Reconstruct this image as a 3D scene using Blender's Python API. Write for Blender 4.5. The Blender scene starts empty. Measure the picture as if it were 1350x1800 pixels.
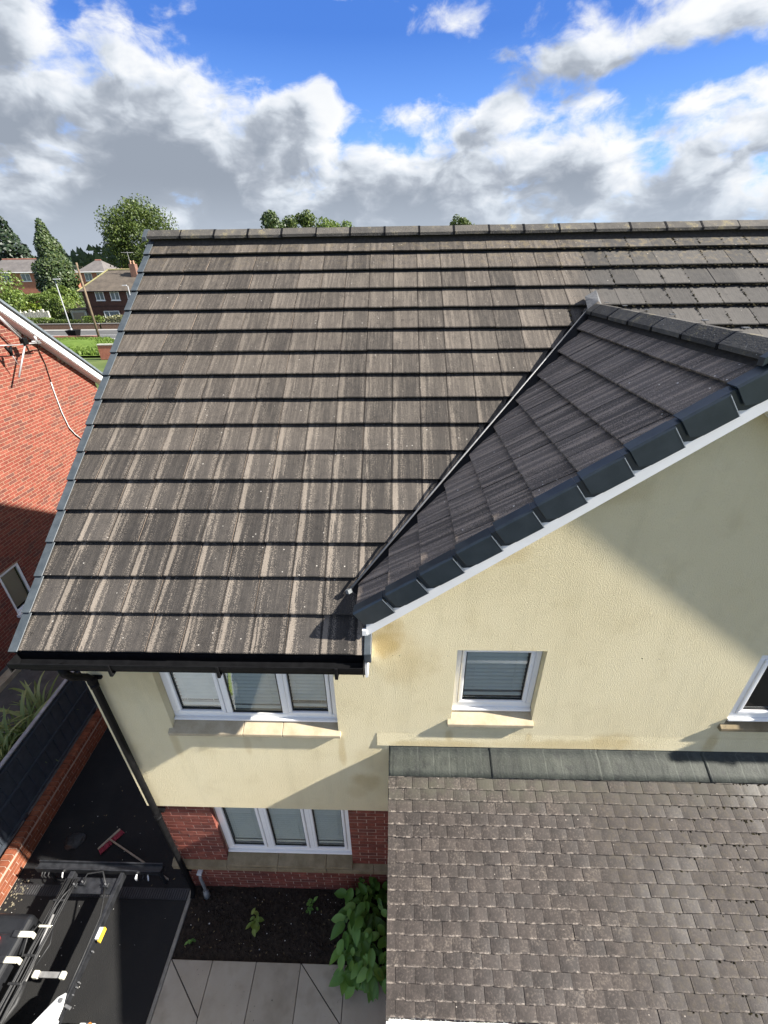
import bpy, math, random
from mathutils import Vector, Matrix
rnd = random.Random(7)
R = math.radians
S = bpy.context.scene
COL = S.collection

# ------------------------------------------------------------------ camera
CAM = Vector((3.0597, -2.9036, 7.9524))
RT = Vector((0.99953305, 0.02763583, -0.0130365))
UP = Vector((-0.00210509, 0.48790308, 0.87289527))
FW = Vector((-0.03048373, 0.87246023, -0.48773342))
FPX = 779.08
cd = bpy.data.cameras.new('camera'); cam = bpy.data.objects.new('camera', cd); COL.objects.link(cam)
cd.sensor_fit = 'VERTICAL'; cd.sensor_height = 36.0; cd.lens = FPX / 1800 * 36.0
cd.clip_start = 0.05; cd.clip_end = 3000
cam.matrix_world = Matrix((RT, UP, -FW)).transposed().to_4x4()
cam.location = CAM
S.camera = cam

def pix(p):
    d = Vector(p) - CAM; w = d.dot(FW)
    if w < .05: return (-9999, -9999, w)
    return (675 + FPX * d.dot(RT) / w, 900 - FPX * d.dot(UP) / w, w)

# ------------------------------------------------------------------ light
SUN = Vector((1, -0.125, 0.785)).normalized()
EL = math.asin(SUN.z); AZ = math.atan2(SUN.x, SUN.y)
sl = bpy.data.lights.new('sun', 'SUN'); so = bpy.data.objects.new('sun', sl); COL.objects.link(so)
sl.energy = 5.0; sl.angle = R(1.0); sl.color = (1.0, 0.955, 0.885)
so.rotation_euler = SUN.to_track_quat('Z', 'Y').to_euler()
so.location = (20, -5, 30)
S.view_settings.view_transform = 'Standard'; S.view_settings.look = 'None'
S.view_settings.exposure = 1.4; S.view_settings.gamma = 1.0
S.view_settings.use_curve_mapping = False
S.cycles.use_denoising = True
S.cycles.max_bounces = 6; S.cycles.diffuse_bounces = 3; S.cycles.glossy_bounces = 3

# ------------------------------------------------------------------ node helper
class H:
    def __init__(s, nt): s.nt = nt
    def n(s, t, ins=None, **props):
        nd = s.nt.nodes.new('ShaderNode' + t)
        for k, v in props.items(): setattr(nd, k, v)
        for k, v in (ins or {}).items(): s.set(nd.inputs[k], v)
        return nd
    def set(s, sock, v):
        if isinstance(v, bpy.types.NodeSocket): s.nt.links.new(v, sock)
        else:
            if sock.type == 'RGBA' and not hasattr(v, '__len__'): v = (v, v, v, 1)
            elif sock.type == 'RGBA' and len(v) == 3: v = (*v, 1)
            sock.default_value = v
    def m(s, op, a, b=0.0, c=0.0, clamp=False):
        nd = s.n('Math', operation=op); nd.use_clamp = clamp
        s.set(nd.inputs[0], a); s.set(nd.inputs[1], b); s.set(nd.inputs[2], c)
        return nd.outputs[0]
    def v(s, op, a, b=(0, 0, 0)):
        nd = s.n('VectorMath', operation=op); s.set(nd.inputs[0], a)
        if op == 'SCALE': s.set(nd.inputs[3], b)
        else: s.set(nd.inputs[1], b)
        return nd.outputs['Value'] if op in ('DOT_PRODUCT', 'LENGTH', 'DISTANCE') else nd.outputs[0]
    def xyz(s, v):
        nd = s.n('SeparateXYZ', {0: v}); return nd.outputs
    def com(s, x, y, z):
        return s.n('CombineXYZ', {0: x, 1: y, 2: z}).outputs[0]
    def mix(s, f, a, b, mode='MIX'):
        nd = s.n('Mix', data_type='RGBA', blend_type=mode); nd.clamp_factor = True
        s.set(nd.inputs[0], f); s.set(nd.inputs[6], a); s.set(nd.inputs[7], b)
        return nd.outputs[2]
    def noise(s, vec, scale, detail=3.0, rough=.55, dist=0.0):
        nd = s.n('TexNoise', {'Vector': vec, 'Scale': scale, 'Detail': detail, 'Roughness': rough, 'Distortion': dist})
        return nd.outputs[0]
    def vor(s, vec, scale, out='Distance', **p):
        nd = s.n('TexVoronoi', {'Vector': vec, 'Scale': scale}, **p); return nd.outputs[out]
    def ramp(s, fac, stops, interp='LINEAR'):
        nd = s.n('ValToRGB', {0: fac}); cr = nd.color_ramp; cr.interpolation = interp
        while len(cr.elements) < len(stops): cr.elements.new(0.5)
        for e, (p, c) in zip(cr.elements, stops):
            e.position = p; e.color = (c, c, c, 1) if not hasattr(c, '__len__') else (*c[:3], 1)
        return nd.outputs[0]
    def rng(s, v, a, b, c=0.0, d=1.0, smooth=True):
        nd = s.n('MapRange', {0: v, 1: a, 2: b, 3: c, 4: d}, interpolation_type='SMOOTHSTEP' if smooth else 'LINEAR')
        return nd.outputs[0]
    def pos(s): return s.n('NewGeometry').outputs['Position']
    def rand(s):
        a = s.n('ObjectInfo').outputs['Random']; b = s.n('NewGeometry').outputs['Random Per Island']
        return s.m('FRACT', s.m('ADD', s.m('MULTIPLY', a, 7.31), b))
    def bump(s, h, st=.5, dist=.01):
        return s.n('Bump', {'Height': h, 'Strength': st, 'Distance': dist}).outputs[0]

MATS = {}
def mat(name, fn=None, **kw):
    if name in MATS: return MATS[name]
    m = bpy.data.materials.new(name); m.use_nodes = True
    nt = m.node_tree; b = nt.nodes['Principled BSDF']; h = H(nt)
    for k, v in kw.items(): h.set(b.inputs[k.replace('_', ' ')], v)
    if fn: fn(h, b)
    MATS[name] = m
    return m

# ------------------------------------------------------------------ world: sky + broken cumulus
w = bpy.data.worlds.new('World'); S.world = w; w.use_nodes = True
def build_world():
    nt = w.node_tree; nt.nodes.clear(); h = H(nt)
    out = h.n('OutputWorld'); bg = h.n('Background')
    nt.links.new(bg.outputs[0], out.inputs[0])
    sky = h.n('TexSky', sky_type='NISHITA'); sky.sun_disc = False
    sky.sun_elevation = EL; sky.sun_rotation = AZ; sky.altitude = 60; sky.air_density = 1.0; sky.dust_density = .3; sky.ozone_density = 2.5
    d = h.n('TexCoord').outputs['Generated']
    d = h.n('VectorMath', {0: d}, operation='NORMALIZE').outputs[0]
    x, y, z = h.xyz(d)
    el = h.m('MULTIPLY', h.m('ARCSINE', z), 57.2958)
    az = h.m('MULTIPLY', h.m('ARCTAN2', x, y), 57.2958)
    # clouds live in (azimuth, elevation)
    pv = h.com(h.m('MULTIPLY', az, .066), h.m('MULTIPLY', el, .110), h.m('MULTIPLY', z, 1.0))
    warp = h.n('TexNoise', {'Vector': pv, 'Scale': 2.6, 'Detail': 2.0, 'Roughness': .5}).outputs['Color']
    pv2 = h.v('ADD', pv, h.v('SCALE', h.v('SUBTRACT', warp, (.5, .5, .5)), .22))
    n0 = h.noise(pv2, 1.75, 8, .58)
    n1 = h.noise(h.v('ADD', pv2, (.12, .15, .02)), 1.75, 5, .55)
    # where the banks of cloud stand: (azimuth, elevation, radius az, radius el, amount)
    blobs = [(-30, 9, 15, 8.0, .30), (-22, 12.3, 8, 4.2, .17), (-11, 9.3, 12, 4.0, .22), (-7.5, 13, 3.2, 1.5, .13), (9, 8.6, 15, 3.4, .24),
             (27, 9.5, 14, 3.8, .22), (1.5, 12.4, 3.5, 1.6, .15), (23, 16.4, 7.5, 1.4, .22), (16.5, 15.2, 3.5, 1.0, .17), (33, 12, 4, 2.0, .18), (4.0, 18.6, 4.5, 1.5, .20), (0, 20.4, 6, 1.6, .18), (30, 18.0, 6, 1.6, .16), (10, 13.3, 2.6, 1.2, .17),
             (-6, 16.4, 9, 3.2, -.34), (-14, 17.5, 4.5, 3.2, -.24), (11, 17.2, 4.0, 1.9, -.22), (6, 15.0, 8, 1.4, -.20), (-2.5, 11.0, 3.2, 1.1, -.22), (22, 13.8, 9, 0.9, -.20), (-12, 22, 14, 4, -.25), (14, 19, 5, 1.6, -.15)]
    def cover(az_, el_, rmin=0):
        cov = h.m('ADD', h.m('MULTIPLY', h.rng(el_, 9.5, 3.5, 0, 1), .26), h.m('MULTIPLY', h.rng(el_, 22, 34, 0, 1), .17))  # high term: unseen cloud overhead, added to brighten and neutralise the ambient light
        for a0, e0, ra, re, am in blobs:
            if ra < rmin: continue
            dx = h.m('DIVIDE', h.m('SUBTRACT', az_, a0), ra); dy = h.m('DIVIDE', h.m('SUBTRACT', el_, e0), re)
            q = h.m('ADD', h.m('MULTIPLY', dx, dx), h.m('MULTIPLY', dy, dy))
            cov = h.m('ADD', cov, h.m('MULTIPLY', h.m('EXPONENT', h.m('MULTIPLY', q, -1.0)), am * .86))
        return cov
    n0 = h.m('ADD', h.m('MULTIPLY', h.m('SUBTRACT', n0, .5), 1.55), .5); n1 = h.m('ADD', h.m('MULTIPLY', h.m('SUBTRACT', n1, .5), 1.7), .5)
    dn = h.m('ADD', n0, cover(az, el))
    ds = h.m('ADD', n1, cover(h.m('ADD', az, 2.2), h.m('ADD', el, 1.9), 7))
    alpha = h.rng(dn, .45, .72)
    lit = h.rng(ds, .92, .40)
    lit = h.m('ADD', lit, h.m('MULTIPLY', h.m('SUBTRACT', n0, .5), -.30))
    lit = h.m('ADD', lit, h.m('MULTIPLY', h.rng(dn, .74, .52), .12), clamp=True)
    ccol = h.ramp(lit, [(0, (.175, .20, .24)), (.25, (.245, .27, .31)), (.55, (.365, .395, .435)), (.8, (.455, .475, .505)), (1, (.535, .54, .54))])
    ccol = h.mix(h.rng(el, 8, 2, 0, .45), ccol, (.33, .375, .435))
    blue = h.mix(1.0, sky.outputs[0], (.62, .80, 1.12), 'MULTIPLY')
    nt_sky = h.v('SCALE', blue, .125)
    deep = h.ramp(h.m('DIVIDE', el, 60.0, clamp=True), [(0, (.34, .46, .62)), (.13, (.13, .28, .62)), (.30, (.028, .100, .365)), (1, (.03, .10, .36))])
    skyc = h.mix(.75, nt_sky, deep)
    c = h.mix(alpha, skyc, ccol)
    below = h.rng(el, 0, -3)
    c = h.mix(below, c, (.16, .16, .14))
    nt.links.new(c, bg.inputs[0]); bg.inputs[1].default_value = 0.72
build_world()
w.cycles.sampling_method = 'MANUAL'; w.cycles.sample_map_resolution = 256

# ------------------------------------------------------------------ mesh helper
class MB:
    def __init__(s): s.V = []; s.F = []; s.uv = None
    def face(s, pts):
        i = len(s.V); s.V += [tuple(p) for p in pts]; s.F.append(tuple(range(i, i + len(pts))))
    def add(s, V, F, M=None):
        i = len(s.V); s.V += [tuple(M @ Vector(p)) if M else tuple(p) for p in V]; s.F += [tuple(i + k for k in f) for f in F]
        return s
    def box(s, a, b, M=None):
        (x0, y0, z0), (x1, y1, z1) = a, b
        V = [(x0, y0, z0), (x1, y0, z0), (x1, y1, z0), (x0, y1, z0), (x0, y0, z1), (x1, y0, z1), (x1, y1, z1), (x0, y1, z1)]
        F = [(0, 3, 2, 1), (4, 5, 6, 7), (0, 1, 5, 4), (1, 2, 6, 5), (2, 3, 7, 6), (3, 0, 4, 7)]
        return s.add(V, F, M)
    def prism(s, poly, d, M=None):          # poly in the xy plane, extruded along -z by d
        n = len(poly)
        V = [(p[0], p[1], 0) for p in poly] + [(p[0], p[1], -d) for p in poly]
        F = [tuple(range(n)), tuple(reversed(range(n, 2 * n)))] + [(i, i + n, (i + 1) % n + n, (i + 1) % n) for i in range(n)]
        return s.add(V, F, M)
    def tube(s, pts, r, n=8, caps=True):
        pts = [Vector(p) for p in pts]; rr = r if hasattr(r, '__len__') else [r] * len(pts)
        base = len(s.V); prev = None
        for i, p in enumerate(pts):
            t = (pts[min(i + 1, len(pts) - 1)] - pts[max(i - 1, 0)]).normalized()
            a = prev if prev is not None else (Vector((0, 0, 1)) if abs(t.z) < .9 else Vector((1, 0, 0)))
            a = (a - t * a.dot(t)).normalized(); prev = a; b = t.cross(a)
            for k in range(n):
                ang = 2 * math.pi * k / n
                s.V.append(tuple(p + (a * math.cos(ang) + b * math.sin(ang)) * rr[i]))
        for i in range(len(pts) - 1):
            for k in range(n):
                s.F.append((base + i * n + k, base + i * n + (k + 1) % n, base + (i + 1) * n + (k + 1) % n, base + (i + 1) * n + k))
        if caps:
            s.F.append(tuple(reversed(range(base, base + n))))
            e = base + (len(pts) - 1) * n; s.F.append(tuple(range(e, e + n)))
        return s
    def mesh(s, name, m=None, smooth=False, uvfn=None):
        me = bpy.data.meshes.new(name); me.from_pydata(s.V, [], s.F); me.update()
        if m: me.materials.append(m)
        if smooth: me.polygons.foreach_set('use_smooth', [True] * len(me.polygons))
        return me
    def build(s, name, m, parent=None, smooth=False):
        return link(name, s.mesh(name, m, smooth), parent)

def link(name, me, parent=None, M=None):
    o = bpy.data.objects.new(name, me); COL.objects.link(o)
    if parent: o.parent = parent
    if M is not None: o.matrix_basis = M
    return o
def tag(o, label=None, cat=None, group=None, kind=None):
    if label: o['label'] = label
    if cat: o['category'] = cat
    if group: o['group'] = group
    if kind: o['kind'] = kind
    return o
def empty(name, loc, label, cat, group=None):
    o = bpy.data.objects.new(name, None); COL.objects.link(o); o.location = loc; o.empty_display_size = .2
    return tag(o, label, cat, group)
def bevel(o, wd=.01, seg=2):
    md = o.modifiers.new('bevel', 'BEVEL'); md.width = wd; md.segments = seg; md.limit_method = 'ANGLE'; md.angle_limit = R(35); return o
def T(x, y, z): return Matrix.Translation((x, y, z))
def RZ(a): return Matrix.Rotation(a, 4, 'Z')
def frame(o, U, V, N):
    m = Matrix((U, V, N)).transposed().to_4x4(); m.translation = o; return m

# ------------------------------------------------------------------ materials
def f_tile(h, b):
    uv = h.n('UVMap').outputs[0]; u, v, _ = h.xyz(uv); r = h.rand(); p = h.pos(); px, py, pz = h.xyz(p)
    un = h.m('DIVIDE', u, .30)
    band = h.ramp(un, [(0, .05), (.035, .0), (.055, .80), (.09, 1.0), (.17, .95), (.22, .40), (.27, .10), (.32, .40), (.37, .50), (.42, .22), (.56, .02), (.78, .05), (.88, .45), (.955, .40), (.985, .02), (1, 0)])
    sc = h.com(h.m('ADD', h.m('MULTIPLY', u, 26), h.m('MULTIPLY', r, 91)), h.m('ADD', h.m('MULTIPLY', v, 1.7), h.m('MULTIPLY', r, 13)), h.m('MULTIPLY', r, 40))
    st = h.noise(sc, 1.0, 4, .65, .25)
    sc2 = h.com(h.m('ADD', h.m('MULTIPLY', u, 90), h.m('MULTIPLY', r, 17)), h.m('ADD', h.m('MULTIPLY', v, 5), h.m('MULTIPLY', r, 31)), 0.0)
    st2 = h.noise(sc2, 1.0, 4, .7)
    up = h.rng(pz, 5.4, 7.4)
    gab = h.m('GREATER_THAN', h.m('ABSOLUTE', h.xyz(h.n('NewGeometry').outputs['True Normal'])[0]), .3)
    fine = h.noise(p, 135, 1, .6); med = h.noise(p, 14, 3, .6); big = h.noise(p, 1.6, 2, .5)
    gr = h.m('SUBTRACT', fine, .5)
    rs = h.m('FRACT', h.m('MULTIPLY', r, 13.7))
    m1 = h.m('ADD', h.m('MULTIPLY', h.m('MULTIPLY', band, h.rng(rs, 0.0, .6, .55, 1.0)), h.rng(st, .30, .58)), h.m('MULTIPLY', gr, 1.7))
    m1 = h.m('MULTIPLY', h.rng(m1, .22, .72), h.rng(band, 0.0, .12))
    m2 = h.rng(h.m('ADD', h.m('ADD', h.m('MULTIPLY', st, .75), h.m('MULTIPLY', st2, .35)), h.m('MULTIPLY', gr, .55)), .47, .74)
    lowm = h.m('ADD', h.m('MULTIPLY', m1, .95), h.m('MULTIPLY', m2, .16))
    upm = h.m('ADD', h.m('MULTIPLY', m1, .24), h.m('MULTIPLY', m2, .40))
    mk = h.m('ADD', h.m('MULTIPLY', lowm, h.m('SUBTRACT', 1.0, up)), h.m('MULTIPLY', upm, up))
    gst = h.rng(h.m('ADD', h.m('MULTIPLY', h.noise(h.com(h.m('ADD', h.m('MULTIPLY', u, 19), h.m('MULTIPLY', r, 57)), h.m('MULTIPLY', v, .8), 0.0), 1.0, 2, .5), 1.0), h.m('MULTIPLY', gr, .7)), .44, .66)
    mk = h.m('ADD', h.m('MULTIPLY', mk, h.m('SUBTRACT', 1.0, gab)), h.m('MULTIPLY', h.m('MULTIPLY', gst, .85), gab), clamp=True)
    base = h.ramp(h.m('ADD', h.m('MULTIPLY', med, .65), h.m('MULTIPLY', r, .35)), [(.2, (.044, .041, .039)), (.5, (.066, .062, .058)), (.8, (.095, .088, .081))])
    base = h.mix(up, base, h.ramp(h.m('ADD', h.m('MULTIPLY', med, .5), h.m('MULTIPLY', r, .5)), [(.2, (.074, .067, .060)), (.5, (.104, .093, .081)), (.8, (.138, .122, .105))]))
    base = h.mix(h.rng(st2, .58, .76, 0, .5), base, (.05, .045, .04))
    jd = h.m('MULTIPLY', h.m('ADD', h.rng(un, .05, .015), h.rng(un, .965, .995)), .5)
    tan = h.mix(fine, (.235, .205, .170), (.45, .405, .345))
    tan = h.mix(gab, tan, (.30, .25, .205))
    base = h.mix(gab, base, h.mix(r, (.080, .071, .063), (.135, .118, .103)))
    thin = h.m('MULTIPLY', h.rng(st2, .60, .68), .55)
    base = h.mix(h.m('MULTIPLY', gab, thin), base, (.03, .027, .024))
    base = h.mix(jd, base, (.03, .026, .023))
    c = h.mix(mk, base, tan)
    # uncleaned end of the roof: greyer, lichen near the ridge
    dirty = h.m('MULTIPLY', h.rng(h.m('ADD', px, h.m('MULTIPLY', big, .7)), 5.55, 5.95), h.rng(pz, 6.7, 7.1))
    c = h.mix(h.m('MULTIPLY', dirty, .85), c, h.mix(h.m('ADD', h.m('MULTIPLY', med, .7), h.m('MULTIPLY', r, .3)), (.062, .063, .063), (.15, .147, .14)))
    lic = h.m('MULTIPLY', h.rng(h.m('ADD', med, h.m('MULTIPLY', fine, .4)), .70, .86), h.m('MULTIPLY', h.rng(pz, 7.75, 8.2), h.rng(px, 2.0, 6.5, .35, 1)))
    c = h.mix(h.m('MULTIPLY', lic, .6), c, (.30, .245, .14))
    wl = h.m('MULTIPLY', h.rng(h.vor(p, 10.0), .075, .045), h.rng(h.noise(p, 1.7), .38, .6))
    c = h.mix(wl, c, (.72, .70, .64))
    c = h.mix(h.rng(h.m('ADD', med, h.m('MULTIPLY', gr, .6)), .36, .24, 0, .5), c, (.03, .027, .022))
    pt_ = h.m('ADD', .70, h.m('MULTIPLY', h.m('ADD', h.m('MULTIPLY', r, .6), h.m('MULTIPLY', big, .4)), .42))
    c = h.mix(1.0, c, h.mix(gab, h.n('CombineXYZ', {0: h.m('MULTIPLY', pt_, .645), 1: h.m('MULTIPLY', pt_, .612), 2: h.m('MULTIPLY', pt_, .580)}).outputs[0], (1.28, 1.20, 1.12)), 'MULTIPLY')  # gable slopes painted lighter, standing in for grazing sun and sky light
    h.set(b.inputs['Base Color'], c); b.inputs['Roughness'].default_value = .82; b.inputs['Specular IOR Level'].default_value = .3
    h.set(b.inputs['Normal'], h.bump(h.m('ADD', h.m('MULTIPLY', fine, .6), h.m('MULTIPLY', st, 1.2)), .55, .006))
def f_plain(h, b):
    r = h.rand(); p = h.pos(); px, py, pz = h.xyz(p); u, v, _ = h.xyz(h.n('UVMap').outputs[0])
    fine = h.noise(p, 230, 3, .8); med = h.noise(p, 26, 4, .6); big = h.noise(p, 1.1, 4, .55)
    c = h.ramp(h.m('ADD', h.m('MULTIPLY', med, .65), h.m('MULTIPLY', r, .35)), [(.15, (.021, .0185, .017)), (.5, (.037, .033, .0305)), (.9, (.060, .0535, .049))])
    bl_ = h.noise(p, 60, 3, .7); b2 = h.noise(p, 5.5, 4, .65)
    c = h.mix(h.rng(bl_, .50, .70, 0, .6), c, (.115, .104, .094))
    c = h.mix(h.rng(b2, .48, .70, 0, .6), c, (.020, .018, .016))
    c = h.mix(h.m('MULTIPLY', h.rng(b2, .50, .30), h.rng(bl_, .42, .62, 0, .5)), c, (.15, .138, .118))
    ed = h.m('MULTIPLY', h.rng(h.m('ADD', v, h.m('MULTIPLY', h.m('SUBTRACT', bl_, .5), .05)), .016, .002), h.rng(h.noise(p, 24, 2), .40, .62))
    c = h.mix(h.m('MULTIPLY', ed, .8), c, (.26, .245, .22))
    c = h.mix(h.m('MULTIPLY', h.rng(py, -.55, -.28), h.rng(b2, .36, .62, .1, .55)), c, (.082, .088, .066))
    dk = h.m('MULTIPLY', h.rng(h.m('ADD', px, h.m('SUBTRACT', h.m('MULTIPLY', big, 1.2), h.m('MULTIPLY', py, -.2))), 5.2, 5.75), .8)
    moss = h.m('MULTIPLY', dk, h.rng(h.m('ADD', med, h.m('MULTIPLY', fine, .4)), .68, .86))
    c = h.mix(h.m('MULTIPLY', dk, .55), c, (.036, .034, .032))
    c = h.mix(h.m('MULTIPLY', moss, .5), c, (.062, .055, .036))
    c = h.mix(h.rng(fine, .60, .78, 0, .55), c, (.20, .185, .165))
    c = h.mix(h.m('MULTIPLY', h.rng(h.vor(p, 12.0), .07, .035), h.rng(h.noise(p, 2.5), .40, .60)), c, (.40, .39, .36))
    c = h.mix(1.0, c, (1.10, .98, .90), 'MULTIPLY')
    h.set(b.inputs['Base Color'], c)
    h.set(b.inputs['Roughness'], h.rng(h.m('ADD', big, h.m('MULTIPLY', r, .2)), .35, .75, .50, .75))
    b.inputs['Specular IOR Level'].default_value = .35
    h.set(b.inputs['Normal'], h.bump(h.m('ADD', fine, med), .35, .004))
def f_render(h, b):
    p = h.pos(); px, py, pz = h.xyz(p)
    g1 = h.noise(p, 88, 3, .8); g2 = h.vor(p, 210); big = h.noise(p, .8, 4, .55); med = h.noise(p, 5, 3, .5)
    c = h.ramp(h.m('ADD', h.m('MULTIPLY', big, .6), h.m('MULTIPLY', g1, .4)), [(.25, (.745, .635, .385)), (.5, (.865, .755, .485)), (.75, (.905, .81, .55))])
    def spot(x0, z0, rx, rz, k):
        dx = h.m('DIVIDE', h.m('SUBTRACT', px, x0), rx); dz = h.m('DIVIDE', h.m('SUBTRACT', pz, z0), rz)
        q = h.m('ADD', h.m('MULTIPLY', dx, dx), h.m('MULTIPLY', dz, dz)); q = h.m('ADD', q, h.m('MULTIPLY', h.m('SUBTRACT', med, .5), 1.6))
        return h.m('MULTIPLY', h.rng(q, 1.1, .0), k)
    st = 0.0
    for a in [(2.96, 5.02, .20, .32, .75), (3.15, 4.75, .35, .40, .30), (2.70, 2.80, .20, .22, .42), (2.60, 2.62, .14, .2, .25), (4.9, 3.55, .9, .12, .40), (3.5, 3.52, .6, .10, .45), (5.25, 3.60, .3, .18, .5), (2.80, 3.25, .25, .3, .2), (.5, 4.45, .5, .35, .22), (3.60, 3.66, .05, .13, .4), (4.42, 3.64, .045, .13, .35), (.67, 3.42, .06, .28, .35), (2.47, 3.38, .05, .32, .4), (1.45, 3.46, .05, .2, .25), (6.27, 3.62, .07, .2, .4), (3.9, 5.95, .3, .12, .25), (4.6, 6.5, .35, .14, .25)]:
        st = h.m('MAXIMUM', st, spot(*a))
    c = h.mix(st, c, (.52, .36, .12))
    gr = h.m('MULTIPLY', h.rng(h.noise(h.com(h.m('MULTIPLY', px, 4.5), 0.0, h.m('MULTIPLY', pz, .6)), 1.0, 4, .6), .48, .75), .16)
    c = h.mix(gr, c, (.44, .38, .22))
    c = h.mix(h.m('MULTIPLY', h.rng(h.noise(p, 2.6, 4, .6), .52, .72), .22), c, (.55, .44, .22))
    pit = h.rng(h.noise(p, 120, 2, .6), .68, .78, 0, .35)
    c = h.mix(pit, c, (.42, .36, .22))
    h.set(b.inputs['Base Color'], c); b.inputs['Roughness'].default_value = .92; b.inputs['Specular IOR Level'].default_value = .2
    hh = h.m('ADD', h.m('MULTIPLY', g1, 1.3), h.m('MULTIPLY', g2, .35))
    h.set(b.inputs['Normal'], h.bump(hh, 1.0, .010))
def brickmat(cols, rough=.85):
    def f(h, b):
        r = h.rand(); p = h.pos(); fine = h.noise(p, 90, 3, .7); med = h.noise(p, 12, 3, .6)
        c = h.ramp(r, [(i / (len(cols) - 1), k) for i, k in enumerate(cols)])
        c = h.mix(h.rng(h.m('ADD', med, h.m('MULTIPLY', fine, .5)), .55, .95, 0, .55), c, tuple(v * .45 for v in cols[0]))
        h.set(b.inputs['Base Color'], c); b.inputs['Roughness'].default_value = rough; b.inputs['Specular IOR Level'].default_value = .3
        h.set(b.inputs['Normal'], h.bump(fine, .4, .004))
    return f
def noisy(c0, c1, scale=20, rough=.8, bs=.3, bd=.005, spec=.4, sc2=150):
    def f(h, b):
        p = h.pos(); n = h.noise(p, scale, 5, .6); n2 = h.noise(p, sc2, 2, .6)
        h.set(b.inputs['Base Color'], h.mix(h.rng(h.m('ADD', h.m('MULTIPLY', n, .7), h.m('MULTIPLY', n2, .3)), .3, .7), c0, c1))
        b.inputs['Roughness'].default_value = rough; b.inputs['Specular IOR Level'].default_value = spec
        h.set(b.inputs['Normal'], h.bump(h.m('ADD', n, h.m('MULTIPLY', n2, .5)), bs, bd))
    return f
def leafmat(c0, c1, c2, trans=.3):
    def f(h, b):
        r = h.rand(); p = h.pos(); n = h.noise(p, 1.3, 2, .5)
        c = h.ramp(h.m('ADD', h.m('MULTIPLY', r, .7), h.m('MULTIPLY', n, .3)), [(.1, c0), (.5, c1), (.9, c2)])
        h.set(b.inputs['Base Color'], c); b.inputs['Roughness'].default_value = .5
        tr = h.n('BsdfTranslucent', {0: c}); mx = h.n('MixShader', {0: trans})
        h.nt.links.new(b.outputs[0], mx.inputs[1]); h.nt.links.new(tr.outputs[0], mx.inputs[2])
        h.nt.links.new(mx.outputs[0], h.nt.nodes['Material Output'].inputs[0])
    return f
def f_glass(h, b):
    g = h.n('BsdfGlossy', {'Color': (.95, .98, .97, 1), 'Roughness': .015}); t = h.n('BsdfTransparent', {0: (.88, .93, .91, 1)})
    fr = h.n('Fresnel', {'IOR': 1.55}); mx = h.n('MixShader', {0: h.m('ADD', fr.outputs[0], .03, clamp=True)})
    h.nt.links.new(t.outputs[0], mx.inputs[1]); h.nt.links.new(g.outputs[0], mx.inputs[2])
    h.nt.links.new(mx.outputs[0], h.nt.nodes['Material Output'].inputs[0])
def f_lead(h, b):
    p = h.pos(); px, py, pz = h.xyz(p); n = h.noise(p, 3.2, 5, .6); s = h.noise(h.com(h.m('MULTIPLY', px, 9.0), h.m('MULTIPLY', py, 1.5), 0.0), 1.0, 4, .6); f = h.noise(p, 60, 3, .7)
    c = h.ramp(h.m('ADD', h.m('MULTIPLY', n, .55), h.m('MULTIPLY', s, .45)), [(.3, (.016, .018, .014)), (.5, (.028, .032, .024)), (.74, (.066, .070, .055))])
    c = h.mix(h.rng(f, .52, .72, 0, .5), c, (.070, .075, .06))
    c = h.mix(h.rng(h.noise(p, 11, 4, .7), .50, .68, 0, .7), c, (.016, .017, .014))
    fold = h.m('PINGPONG', h.m('ADD', px, h.m('MULTIPLY', n, .04)), .0825)
    c = h.mix(h.m('MULTIPLY', h.rng(fold, .010, .0), h.rng(n, .40, .62, 0, .4)), c, (.12, .128, .105))  # pale highlights painted into the colour along the folds
    h.set(b.inputs['Base Color'], c); b.inputs['Roughness'].default_value = .72
    h.set(b.inputs['Normal'], h.bump(h.m('ADD', h.m('ADD', n, h.m('MULTIPLY', f, .3)), h.m('MULTIPLY', fold, 3.0)), .8, .014))
def f_tarmac(h, b):
    p = h.pos(); px, py, pz = h.xyz(p); v = h.vor(p, 130); n = h.noise(p, 2.2, 4, .55); f = h.noise(p, 260, 2, .6)
    c = h.mix(h.rng(n, .35, .7), (.006, .0065, .0075), (.012, .012, .012))
    c = h.mix(h.rng(f, .64, .76, 0, .55), c, (.085, .08, .072))
    c = h.mix(h.m('MULTIPLY', h.rng(py, .15, -.15), .35), c, (.024, .023, .021))
    h.set(b.inputs['Base Color'], c); b.inputs['Roughness'].default_value = .8; b.inputs['Specular IOR Level'].default_value = .3
    h.set(b.inputs['Normal'], h.bump(v, .5, .006))
def f_slab(h, b):
    r = h.rand(); p = h.pos(); n = h.noise(p, 4, 5, .6); f = h.noise(p, 120, 3, .7)
    c = h.ramp(h.m('ADD', h.m('MULTIPLY', n, .6), h.m('MULTIPLY', r, .4)), [(.2, (.26, .225, .165)), (.5, (.33, .29, .225)), (.8, (.385, .345, .275))])
    c = h.mix(h.rng(h.noise(p, 1.7, 4, .65), .48, .72, 0, .45), c, (.15, .125, .085))
    c = h.mix(h.rng(f, .66, .78, 0, .6), c, (.10, .085, .06))
    c = h.mix(h.m('MULTIPLY', h.rng(h.noise(p, 34, 2), .70, .78), .8), c, (.06, .05, .035))
    h.set(b.inputs['Base Color'], c); b.inputs['Roughness'].default_value = .85
    h.set(b.inputs['Normal'], h.bump(f, .25, .003))

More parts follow.
